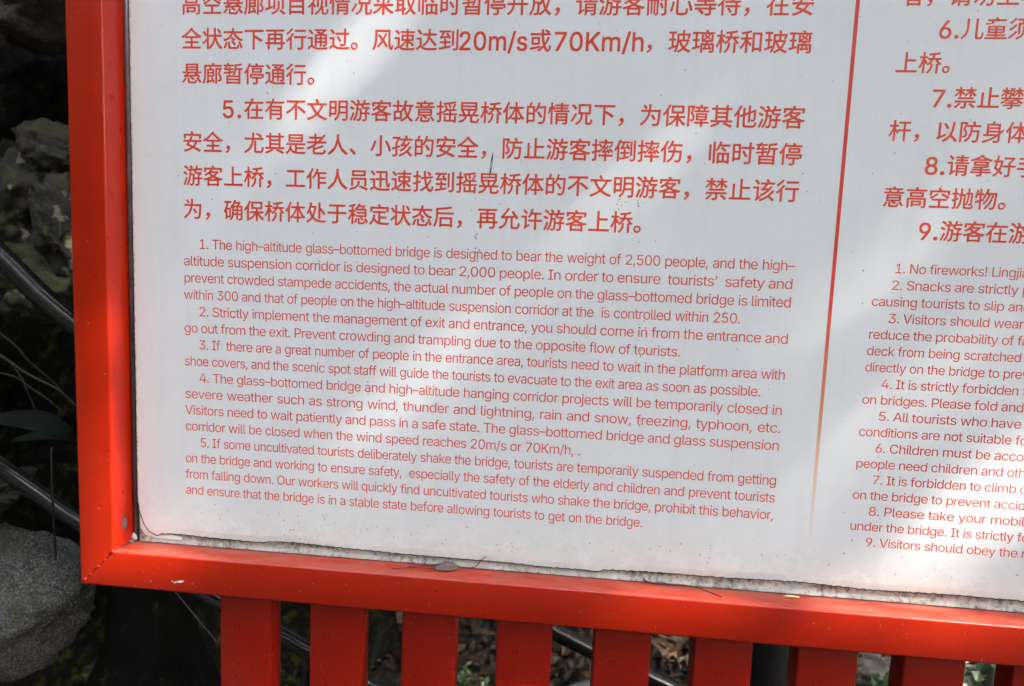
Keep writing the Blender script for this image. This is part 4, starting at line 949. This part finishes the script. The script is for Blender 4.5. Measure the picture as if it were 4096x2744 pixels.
# mossy stump with spreading foot below the corner
V, F = [], []
n = 40
sc = at(585, 2300, 0.36)
for j in range(34):
    t = j / 33
    z = sc.z + 0.16 - t * 0.42
    fl = 0.052 + 0.012 * t + 0.15 * max(0, t - 0.42) ** 1.6
    for k in range(n):
        a = 2 * math.pi * k / n
        r = fl * (1 + 0.22 * noise.noise(Vector((math.cos(a) * 1.6, math.sin(a) * 1.6, t * 2.5))) + 0.6 * max(0, t - 0.5) * noise.noise(Vector((math.cos(a) * 2.2 + 5, math.sin(a) * 2.2, 1))))
        V.append((sc.x + r * math.cos(a), sc.y + r * math.sin(a), z))
for j in range(33):
    for k in range(n):
        F.append((j * n + k, (j + 1) * n + k, (j + 1) * n + (k + 1) % n, j * n + (k + 1) % n))
F.append(tuple(range(n)))
F.append(tuple(33 * n + k for k in range(n))[::-1])
tag(mesh('tree_stump', V, F, mossy, None, True), 'very dark mossy stump with spreading foot, just right of the speckled boulder', 'stump')
rk = [rock('boulder', (-0.42, 0.55, 0.34), (0.34, 0.30, 0.36), darkr, 'large dark rock at the foot of the pile under the speckled boulder', 51, group=None, sub=4),
      rock('boulder', (-0.12, 0.62, 0.20), (0.26, 0.24, 0.40), mossy, 'dark mossy rock at the foot of the pile under the stump', 53, group=None, sub=4)]

# ------------------------------------------------------------------ hoses, vines, wire
def hose(pts, r, label, n=16):
    P = spline([at(*p) for p in pts], 10)
    V, F = tube_data(P, r, n)
    return tag(mesh('water_hose', V, F, M['hose'], None, True), label, 'hose', 'black water hoses behind the sign')
hose([(-900, 190, 0.06), (-200, 835, 0.13), (20, 1040, 0.155), (285, 1282, 0.18), (900, 1720, 0.26), (1600, 2200, 0.38), (2300, 2570, 0.46), (2720, 2770, 0.50), (3300, 3100, 0.55)], 0.0145, 'thick black hose passing behind the left frame under the lichened rocks')
hose([(-700, 1440, 0.10), (-150, 1760, 0.17), (0, 1865, 0.20), (150, 1968, 0.22), (320, 2085, 0.235), (700, 2310, 0.26), (1185, 2575, 0.28), (1700, 2880, 0.32)], 0.0125, 'thinner black hose running just above the speckled boulder and behind the first slat gap')
hose([(1500, 3100, 0.60), (2100, 2850, 0.75), (2400, 2735, 0.9), (2760, 2775, 1.1), (3400, 2900, 1.3)], 0.014, 'black hose low on the leaf litter behind the fifth and sixth slats')
vs = [([(-200, 1180, 0.30), (0, 1335, 0.33), (110, 1440, 0.36), (215, 1530, 0.40), (300, 1640, 0.44)], 0.0034, 'uppermost grey vine hanging left of the frame'),
      ([(-200, 1330, 0.28), (0, 1425, 0.30), (120, 1500, 0.32), (220, 1555, 0.34), (330, 1640, 0.36)], 0.0042, 'thickest grey vine in the middle of the tangle left of the frame'),
      ([(-200, 1440, 0.34), (0, 1490, 0.36), (80, 1520, 0.37), (180, 1590, 0.38), (255, 1655, 0.40)], 0.0028, 'lower thin vine of the tangle left of the frame'),
      ([(60, 1470, 0.35), (110, 1560, 0.36), (140, 1640, 0.37)], 0.0020, 'short thin offshoot vine hanging over the dark green leaves')]
for pts, r, lb in vs:
    P = spline([at(*p) for p in pts], 8)
    P = [p + Vector((noise.noise(p * 30), noise.noise(p * 30 + Vector((5, 0, 0))), noise.noise(p * 30 + Vector((0, 5, 0))))) * 0.003 for p in P]
    V, F = tube_data(P, [r * 0.65 * (1.1 - 0.4 * i / len(P)) for i in range(len(P))], 8)
    tag(mesh('vine', V, F, M['vine'], None, True), lb, 'vine', 'vines hanging beside the red frame')
V, F = tube_data(spline([at(206, 1790, 0.17), at(210, 1990, 0.17), at(223, 2240, 0.19)]), 0.0015, 8)
tag(mesh('twig', V, F, M['blackbark'], None, True), 'thin upright dark twig crossing in front of the thinner hose', 'twig')
V, F = tube_data([at(640, 2290, 0.26), at(707, 2374, 0.27), at(862, 2562, 0.30)], 0.0006, 6)
tag(mesh('wire', V, F, M['wire'], None, True), 'fine pale wire slanting down behind the first slat from the frame', 'wire')
# broad dark green leaves under the vines
pl = empty('leafy_plant', at(330, 1790, 0.42), 'dark broad leaved plant under the vines, left of the red frame', 'plant')
V, F = tube_data(spline([at(360, 2050, 0.42), at(350, 1850, 0.42), at(320, 1720, 0.40)]), 0.003, 6)
mesh('stem', V, F, M['dkleaf'], pl, True)
for i, (a, b, w) in enumerate((((330, 1760, 0.38), (-60, 1655, 0.30), 0.050), ((340, 1800, 0.36), (60, 1740, 0.26), 0.040), ((330, 1700, 0.42), (130, 1780, 0.33), 0.045), ((350, 1740, 0.40), (240, 1640, 0.30), 0.03), ((345, 1850, 0.42), (140, 1830, 0.36), 0.04))):
    solid(leaf_mesh('leaf', at(*a), at(*b), w, M['dkleaf'], 0.18, 0.1, 12, Vector((0, -0.6, 1)), 0.1, pl, i), 0.0004)

# ------------------------------------------------------------------ plants and trunks seen through the slats
M['fern'] = mat_leaves('fern_green', [(0.035, 0.075, 0.018), (0.05, 0.10, 0.025), (0.028, 0.055, 0.016), (0.07, 0.12, 0.03)])
def bush(x, y, h, w, n, label, seed, lw=0.018, ll=0.07):
    rr = random.Random(seed)
    z0 = ground_z(x, y)
    root = empty('undergrowth_plant', (x, y, z0), label, 'plant', 'small green plants behind the slats')
    SV, SF, LV, LF = [], [], [], []
    for i in range(n):
        a = rr.uniform(0, 6.28)
        top = Vector((x + w * rr.uniform(0.3, 1) * math.cos(a), y + w * rr.uniform(0.3, 1) * math.sin(a), z0 + h * rr.uniform(0.5, 1)))
        P = spline([Vector((x, y, z0)), Vector((x, y, z0)) * 0.45 + top * 0.55 + Vector((0, 0, 0.05 * h)), top], 5)
        tube_data(P, 0.0018, 5, SV, SF)
        for p in P[3:]:
            for s in (0, 1):
                d = Vector((rr.gauss(0, 1), rr.gauss(0, 1), rr.gauss(0, 0.5) - 0.1)).normalized()
                side = d.cross(Vector((rr.gauss(0, .3), rr.gauss(0, .3), 1))).normalized()
                l = ll * rr.uniform(0.6, 1.2)
                b = len(LV)
                LV += [p, p + d * l * 0.5 + side * lw, p + d * l - Vector((0, 0, l * 0.25)), p + d * l * 0.5 - side * lw]
                LF += [(b, b + 1, b + 2, b + 3)]
    mesh('stems', SV, SF, M['fern'], root, True)
    tag(mesh('leaves', LV, LF, M['fern'], root), kind='stuff')
    return root
bush(1.40, 0.95, 0.62, 0.16, 16, 'bushy green plant seen through the gap left of the eighth slat', 2)
bush(1.60, 1.35, 0.50, 0.2, 16, 'larger green plant further back behind the eighth slat', 5)
bush(0.86, 1.15, 0.22, 0.10, 7, 'low green seedling in the leaf litter behind the fifth slat gap', 7, 0.010, 0.045)
bush(0.13, 1.35, 0.16, 0.07, 5, 'tiny green seedling in the leaf litter behind the third slat gap', 9, 0.008, 0.035)
bush(2.3, 2.6, 0.5, 0.3, 18, 'green plant at the edge of the sunny clearing', 12)
bush(1.95, 2.5, 0.45, 0.25, 16, 'green plant left of the small trunk in the clearing', 14)

def trunk_tree(name, x, y, r, h, label, group, seed, crown_r=1.4, nl=2600, leaf=0.11, lean=(0, 0), bark='bark'):
    rr = random.Random(seed)
    z0 = max(ground_z(x, y), slope_z(x, y) if math.hypot(x - 0.5, y) > 4.8 else -9) - 0.05
    root = empty(name, (x, y, z0), label, 'tree', group)
    pts = [Vector((x, y, z0))]
    for i in range(1, 7):
        t = i / 6
        pts.append(Vector((x + lean[0] * t + 0.06 * rr.gauss(0, 1) * t, y + lean[1] * t + 0.06 * rr.gauss(0, 1) * t, z0 + h * t)))
    P = spline(pts, 6)
    rad = [r * (1 + 0.8 * math.exp(-i / 2.0)) * (1 - 0.7 * i / len(P)) for i in range(len(P))]
    V, F = tube_data(P, rad, 12)
    tips = []
    for i in range(9):
        b = P[int(len(P) * rr.uniform(0.5, 0.98))]
        a = rr.uniform(0, 6.28)
        e = b + Vector((math.cos(a), math.sin(a), rr.uniform(0.1, 0.8))) * crown_r * rr.uniform(0.4, 0.8)
        tube_data(spline([b, (b + e) / 2 + Vector((0, 0, 0.08)), e], 4), [r * 0.3 * (1 - 0.09 * q) for q in range(9)], 6, V, F)
        tips += [e, (b + e) / 2]
    mesh('trunk', V, F, M[bark], root, True)
    LV, LF = [], []
    for i in range(nl):
        c = rr.choice(tips) + Vector((rr.gauss(0, 1), rr.gauss(0, 1), rr.gauss(0, 0.7))) * crown_r * 0.28
        d = Vector((rr.gauss(0, 1), rr.gauss(0, 1), rr.gauss(0, 0.6))).normalized()
        s = d.cross(Vector((rr.gauss(0, 0.5), rr.gauss(0, 0.5), 1))).normalized()
        b = len(LV)
        LV += [c, c + d * leaf * 0.5 + s * leaf * 0.25, c + d * leaf, c + d * leaf * 0.5 - s * leaf * 0.25]
        LF.append((b, b + 1, b + 2, b + 3))
    tag(mesh('crown', LV, LF, M['canopy'], root), kind='stuff')
    return root
M['canopy'] = mat_leaves('canopy_leaf', [(0.034, 0.060, 0.016), (0.045, 0.078, 0.021), (0.028, 0.050, 0.016), (0.058, 0.085, 0.023)])
p = at(3085, 2660, 0.95)
trunk_tree('tree', p.x, 0.95, 0.075, 4.5, 'black wet tree trunk close behind the gap after the sixth slat', 'trees behind the sign', 31, 1.3, 2400, bark='blackbark')
d = CAM_ROT @ Vector(((3957 - 2048) / FPX, -(2735 - 1372) / FPX, -1.0))
t = -CAM_LOC.z / d.z
p = CAM_LOC + d * t
trunk_tree('tree', p.x, p.y, 0.024, 4.0, 'slim dark trunk in the sunny clearing seen through the rightmost gap', 'trees behind the sign', 33, 1.0, 1500, bark='blackbark')
for i, (x, y, r, h, lb) in enumerate(((4.4, 4.6, 0.14, 7.0, 'tree well behind the right end of the sign'), (0.9, 5.4, 0.16, 8.0, 'tree behind the middle of the sign'), (2.6, 7.5, 0.18, 8.5, 'tall tree far behind the clearing'), (6.5, 2.2, 0.15, 7.5, 'tree to the far right behind the sign'), (-1.5, 3.6, 0.15, 7.0, 'tree on top of the rock bank'))):
    trunk_tree('tree', x, y, r, h, lb, 'trees behind the sign', 40 + i, 2.3, 4200, 0.17)


# ------------------------------------------------------------------ added ring of wooded slopes, unseen, blocking the low sky
V, F = [], []
NA = 120
radii = [4.6 + 0.5 * k for k in range(12)] + [11, 12.5, 14, 16, 18, 20, 24, 30, 45, 90]
for r in radii:
    for k in range(NA):
        a = 2 * math.pi * k / NA
        x, y = 0.5 + r * math.sin(a), -r * math.cos(a)
        V.append((x, y, slope_z(x, y)))
for j in range(len(radii) - 1):
    for k in range(NA):
        F.append((j * NA + k, j * NA + (k + 1) % NA, (j + 1) * NA + (k + 1) % NA, (j + 1) * NA + k))
M['slope'] = mat_plain('slope_undergrowth_soil', (0.028, 0.034, 0.014), 0.9, 0.5, 3, 0, 0.8)
tag(mesh('added_hillside', V, F, M['slope'], None, True), kind='structure')
rr = random.Random(8)
V, F = [], []
for i in range(34000):
    r = 5.2 + 13 * rr.random() ** 1.5
    a = rr.uniform(0, 6.283)
    x, y = 0.5 + r * math.sin(a), -r * math.cos(a)
    c = Vector((x, y, slope_z(x, y) + rr.uniform(0, 0.9)))
    d = Vector((rr.gauss(0, 1), rr.gauss(0, 1), rr.gauss(0, 1))).normalized()
    s = d.cross(Vector((0.3, 1, 0.2))).normalized()
    l = rr.uniform(0.12, 0.26) * (1 + r * 0.05)
    b = len(V)
    V += [c, c + d * l * 0.5 + s * l * 0.3, c + d * l, c + d * l * 0.5 - s * l * 0.3]
    F.append((b, b + 1, b + 2, b + 3))
tag(mesh('added_undergrowth', V, F, M['canopy']), 'green undergrowth on the unseen slopes added around the sign to block low sky', 'undergrowth', kind='stuff')
for i, (x, y, h, lb) in enumerate(((-6.5, -5.0, 5.5, 'leftmost leafy tree on the slope across the path'), (-2.6, -6.6, 5.0, 'second leafy tree on the slope across the path'), (0.9, -6.2, 5.6, 'third leafy tree on the slope across the path'), (-0.9, -5.4, 5.6, 'leafy tree nearest the path, opposite the sign'), (-4.2, -4.2, 5.8, 'leafy tree left of the path, in front of the bush'), (-5.2, -0.9, 5.5, 'leafy tree at the left end of the path'))):
    trunk_tree('tree', x, y, 0.13, h, lb, 'trees across the path', 60 + i, 2.0, 3500, 0.19)

# unseen shrub added over the bank to keep skylight off the background
V, F = [], []
rr = random.Random(21)
shr = empty('shade_shrub', (-1.2, 2.0, 3.6), 'dense unseen shrub added over the bank to darken the space behind the sign', 'shrub')
for i in range(15):
    e = Vector((rr.uniform(-3.0, 0.9), rr.uniform(0.3, 1.2), rr.uniform(2.5, 3.3)))
    tube_data(spline([Vector((rr.uniform(-2.0, -0.4), 2.0, 3.6)), Vector((e.x, 1.4, 3.5)), e], 5), [0.03 - 0.002 * q for q in range(11)], 6, V, F)
mesh('branches', V, F, M['bark'], shr, True)
V, F = [], []
for i in range(17000):
    x = rr.uniform(-3.6, 2.2)
    y = rr.uniform(0.10, 2.6)
    if x > 0.9 and rr.random() < (x - 0.9) * 0.7: continue
    c = Vector((x, y, 2.35 + 0.30 * noise.noise(Vector((x, y, 0))) + rr.uniform(0, 0.9)))
    d = Vector((rr.gauss(0, 1), rr.gauss(0, 1), rr.gauss(0, 0.5))).normalized()
    s = d.cross(Vector((rr.gauss(0, 0.4), rr.gauss(0, 0.4), 1))).normalized()
    l = rr.uniform(0.06, 0.12)
    b = len(V)
    V += [c, c + d * l * 0.5 + s * l * 0.28, c + d * l, c + d * l * 0.5 - s * l * 0.28]
    F.append((b, b + 1, b + 2, b + 3))
tag(mesh('foliage', V, F, M['canopy'], shr), kind='stuff')


# tall bush added outside the picture to shade the rocks on the left
V, F = [], []
lb = empty('bush', (-1.45, 0.1, 0), 'tall bush added left of the sign, outside the picture, to shade the rocks', 'bush')
for i in range(14):
    e = Vector((-1.45 + rr.uniform(-0.6, 0.6), 0.1 + rr.uniform(-0.6, 0.6), rr.uniform(1.2, 2.5)))
    tube_data(spline([Vector((-1.45, 0.1, 0)), Vector((-1.45, 0.1, 0)) * 0.5 + e * 0.5 + Vector((0, 0, 0.1)), e], 5), [0.02 - 0.0015 * q for q in range(11)], 6, V, F)
mesh('branches', V, F, M['bark'], lb, True)
V, F = [], []
for i in range(9000):
    a, h = rr.uniform(0, 6.283), rr.uniform(0.1, 2.7)
    rad = 0.72 * math.sqrt(max(0.05, 1 - ((h - 1.3) / 1.6) ** 2)) * rr.random() ** 0.4
    c = Vector((-1.50 + rad * math.cos(a), 0.1 + rad * 1.1 * math.sin(a), h))
    d = Vector((rr.gauss(0, 1), rr.gauss(0, 1), rr.gauss(0, 0.6))).normalized()
    s = d.cross(Vector((rr.gauss(0, 0.4), rr.gauss(0, 0.4), 1))).normalized()
    l = rr.uniform(0.05, 0.10)
    b = len(V)
    V += [c, c + d * l * 0.5 + s * l * 0.28, c + d * l, c + d * l * 0.5 - s * l * 0.28]
    F.append((b, b + 1, b + 2, b + 3))
tag(mesh('foliage', V, F, M['canopy'], lb), kind='stuff')

# ------------------------------------------------------------------ leaf litter
def litter():
    rr = random.Random(77)
    V, F = [], []
    for i in range(15000):
        if i < 11000:
            x, y = rr.uniform(-1.0, 3.4), rr.uniform(0.25, 3.6)
        else:
            x, y = rr.uniform(-4, 6), rr.uniform(-3, 7)
            if y < 0.1 and rr.random() < 0.8: continue
        if math.hypot(x - 2.35, y - 1.9) < 0.62 + 0.2 * rr.random() and rr.random() < 0.9: continue
        if x < -0.35 and y > 0.7: continue
        z = ground_z(x, y) + rr.uniform(0.004, 0.035)
        L = rr.uniform(0.025, 0.05); w = L * rr.uniform(0.28, 0.6)
        a = rr.uniform(0, 6.28)
        ax = Vector((math.cos(a), math.sin(a), rr.gauss(0, 0.35))).normalized()
        nrm = Vector((rr.gauss(0, 0.45), rr.gauss(0, 0.45), 1)).normalized()
        s = ax.cross(nrm).normalized(); u = s.cross(ax)
        cu = rr.uniform(-0.5, 0.9) * w
        b = len(V)
        c = Vector((x, y, z))
        V += [c - ax * L, c - ax * L * 0.35 + s * w + u * cu, c - ax * L * 0.35, c - ax * L * 0.35 - s * w + u * cu,
              c + ax * L * 0.4 + s * w * 0.85 + u * cu * 0.9, c + ax * L * 0.4 + u * L * 0.12, c + ax * L * 0.4 - s * w * 0.85 + u * cu * 0.9, c + ax * L]
        F += [(b, b + 2, b + 1), (b, b + 3, b + 2), (b + 1, b + 2, b + 5, b + 4), (b + 2, b + 3, b + 6, b + 5), (b + 4, b + 5, b + 7), (b + 5, b + 6, b + 7)]
    return V, F
V, F = litter()
M['litter'] = mat_leaves('litter_leaf', [(0.040, 0.023, 0.013), (0.068, 0.043, 0.026), (0.028, 0.017, 0.011), (0.095, 0.062, 0.038), (0.045, 0.034, 0.023), (0.035, 0.019, 0.010), (0.13, 0.098, 0.068)], 0.9)
M['litter'].node_tree.nodes['Principled BSDF'].inputs['IOR'].default_value = 1.2
tag(mesh('leaf_litter', V, F, M['litter'], None), 'brown dead leaves covering the ground behind the slats', 'leaf litter', kind='stuff')

# ------------------------------------------------------------------ the tree that overhangs the sign and dapples it
PATCH = [  # sunlit streaks reaching the sign: polylines in layout units, half width, share of the leaves that still hang in them
 ([(0.3478, 0.4519), (0.2835, 0.3628), (0.2218, 0.2959), (0.1798, 0.2438)], 0.055, 0.075),
 ([(0.80, 0.18), (0.75, 0.1343), (0.6556, 0.0568), (0.5861, -0.0099), (0.4409, -0.1234), (0.3541, -0.2384), (0.2948, -0.3423)], 0.060, 0.066),
 ([(1.36, 0.42), (1.3038, 0.3266), (1.2282, 0.232), (1.1456, 0.1264), (1.0884, 0.0315), (1.0627, -0.0374)], 0.070, 0.105),
 ([(1.40, -0.06), (1.28, -0.14), (1.16, -0.21), (1.08, -0.28), (0.99, -0.40)], 0.065, 0.088),
 ([(1.45, -0.22), (1.30, -0.32), (1.20, -0.42), (1.16, -0.53)], 0.080, 0.050),
 ([(-0.055, -0.36), (-0.015, -0.46)], 0.050, 0.07),
 ([(-0.165, -0.15), (-0.175, -0.23)], 0.055, 0.0),
 ([(-0.19, -0.33), (-0.185, -0.58), (-0.05, -0.56)], 0.08, 0.0),
 ([(0.74, -0.55), (0.94, -0.51)], 0.045, 0.0),
 ([(1.05, -0.53), (1.34, -0.53)], 0.050, 0.0)]
def seg_d(p, a, b):
    ab = (b[0] - a[0], b[1] - a[1]); l2 = ab[0] ** 2 + ab[1] ** 2
    t = max(0, min(1, ((p[0] - a[0]) * ab[0] + (p[1] - a[1]) * ab[1]) / l2))
    return math.hypot(p[0] - a[0] - ab[0] * t, p[1] - a[1] - ab[1] * t)
def sunlit(x, z, lo, hi):
    f = 1.0
    for pl_, w, base in PATCH[lo:hi]:
        for a, b in zip(pl_, pl_[1:]):
            d = seg_d((x, z), a, b) / (w * 1.3)
            if d < 1:
                f = min(f, base + (1 - base) * d ** 4)
    return f
def overhang():
    rr = random.Random(99)
    V, F = [], []
    u = SUN_DIR.cross(Vector((0, 0, 1))).normalized()
    v = u.cross(SUN_DIR).normalized()
    def add(c, l, w, ang):
        a = u * math.cos(ang) + v * math.sin(ang) + SUN_DIR * rr.uniform(-0.3, 0.3)
        a.normalize()
        s = SUN_DIR.cross(a).normalized() + SUN_DIR * rr.uniform(-0.3, 0.3)
        b = len(V)
        V.extend([c - a * l, c - a * l * 0.2 + s * w, c + a * l, c - a * l * 0.2 - s * w])
        F.append((b, b + 1, b + 2, b + 3))
        return [c - a * l, c + s * w, c + a * l, c - s * w]
    # over the sign itself: sprays of small leaves, open where the streaks of light come through
    for i in range(NLEAF):
        x, z = rr.uniform(-1.2, 2.5), rr.uniform(-1.7, 1.65)
        dist = rr.uniform(4.4, 6.6)
        c = W(x, -0.03, z) + SUN_DIR * dist
        l, w, ang = rr.uniform(0.014, 0.028), rr.uniform(0.007, 0.012), rr.uniform(0, 6.28)
        du = u * l * math.cos(ang) + v * l * math.sin(ang)
        pts = [c + du * k for k in (0, -0.35, 0.35, -0.7, 0.7, -1, 1)]
        ok, keep = True, rr.random()
        for p in pts:
            q = p - SUN_DIR * ((p.y + 0.0015) / SUN_DIR.y)               # where its shadow falls on the board
            r = p - SUN_DIR * ((p.y + D * S) / SUN_DIR.y)                # and on the front of the frame
            if keep > min(sunlit(q.x / S, (q.z - Z0) / S, 0, 6), sunlit(r.x / S, (r.z - Z0) / S, 6, 10)): ok = False; break
        if ok: add(c, l, w, ang)
    # the rest of the crown, leafy clumps shading the ground and rocks around
    for i in range(NBIG):
        gx, gy = rr.uniform(-3.6, 4.6), rr.uniform(-2.8, 4.0)
        dist = rr.uniform(5.0, 9.0)
        c = Vector((gx, gy, 0)) + SUN_DIR * dist
        t = (c.y + 0.015) / SUN_DIR.y
        q = c - SUN_DIR * t
        qx, qz = q.x / S, (q.z - Z0) / S
        if -1.3 < qx < 2.6 and -1.8 < qz < 1.5: continue
        if math.hypot(gx - 2.3, gy - 1.95) < 0.42: continue
        if noise.noise(Vector((gx * 1.3, gy * 1.3, 2))) > 0.36: continue
        add(c, rr.uniform(0.06, 0.11), rr.uniform(0.03, 0.05), rr.uniform(0, 6.28))
    return V, F
NLEAF, NBIG = 62000, 22000
V, F = overhang()
tb = Vector((4.6, -4.6, 0))
oh = empty('overhanging_tree', tb, 'leafy tree overhanging the sign from the right, outside the picture, dappling it with shade', 'tree')
tag(mesh('crown', V, F, M['canopy'], oh), kind='stuff')
fork = Vector((4.3, -3.6, 3.2))
V, F = tube_data(spline([tb, Vector((4.55, -4.2, 1.6)), fork], 6), [0.20 - 0.006 * i for i in range(13)], 14)
rr = random.Random(4)
def shades_sign(p):
    q = p - SUN_DIR * ((p.y + 0.015) / SUN_DIR.y)
    return -0.5 < q.x / S < 1.8 and -0.95 < (q.z - Z0) / S < 0.8
limbs = []
while len(limbs) < 12:
    e = Vector((rr.uniform(2.6, 7.0), rr.uniform(-3.4, 0.8), rr.uniform(5.0, 6.8)))
    if not any(shades_sign(fork.lerp(e, t / 12) + Vector((0, 0, 0.2))) for t in range(13)): limbs.append(e)
for e in limbs:
    tube_data(spline([fork, (fork + e) / 2 + Vector((rr.gauss(0, .15), rr.gauss(0, .15), 0.25)), e], 5), [0.06 - 0.0045 * q for q in range(11)], 8, V, F)
mesh('trunk', V, F, M['bark'], oh, True)

# put the origin of every free-standing mesh at its own middle
for o in list(COL.objects):
    if o.type == 'MESH' and o.parent is None and o.get('kind') != 'structure' and o.location.length == 0:
        vs = [v.co for v in o.data.vertices]
        c = sum(vs, Vector()) / len(vs)
        o.data.transform(Matrix.Translation(-c))
        o.location = c
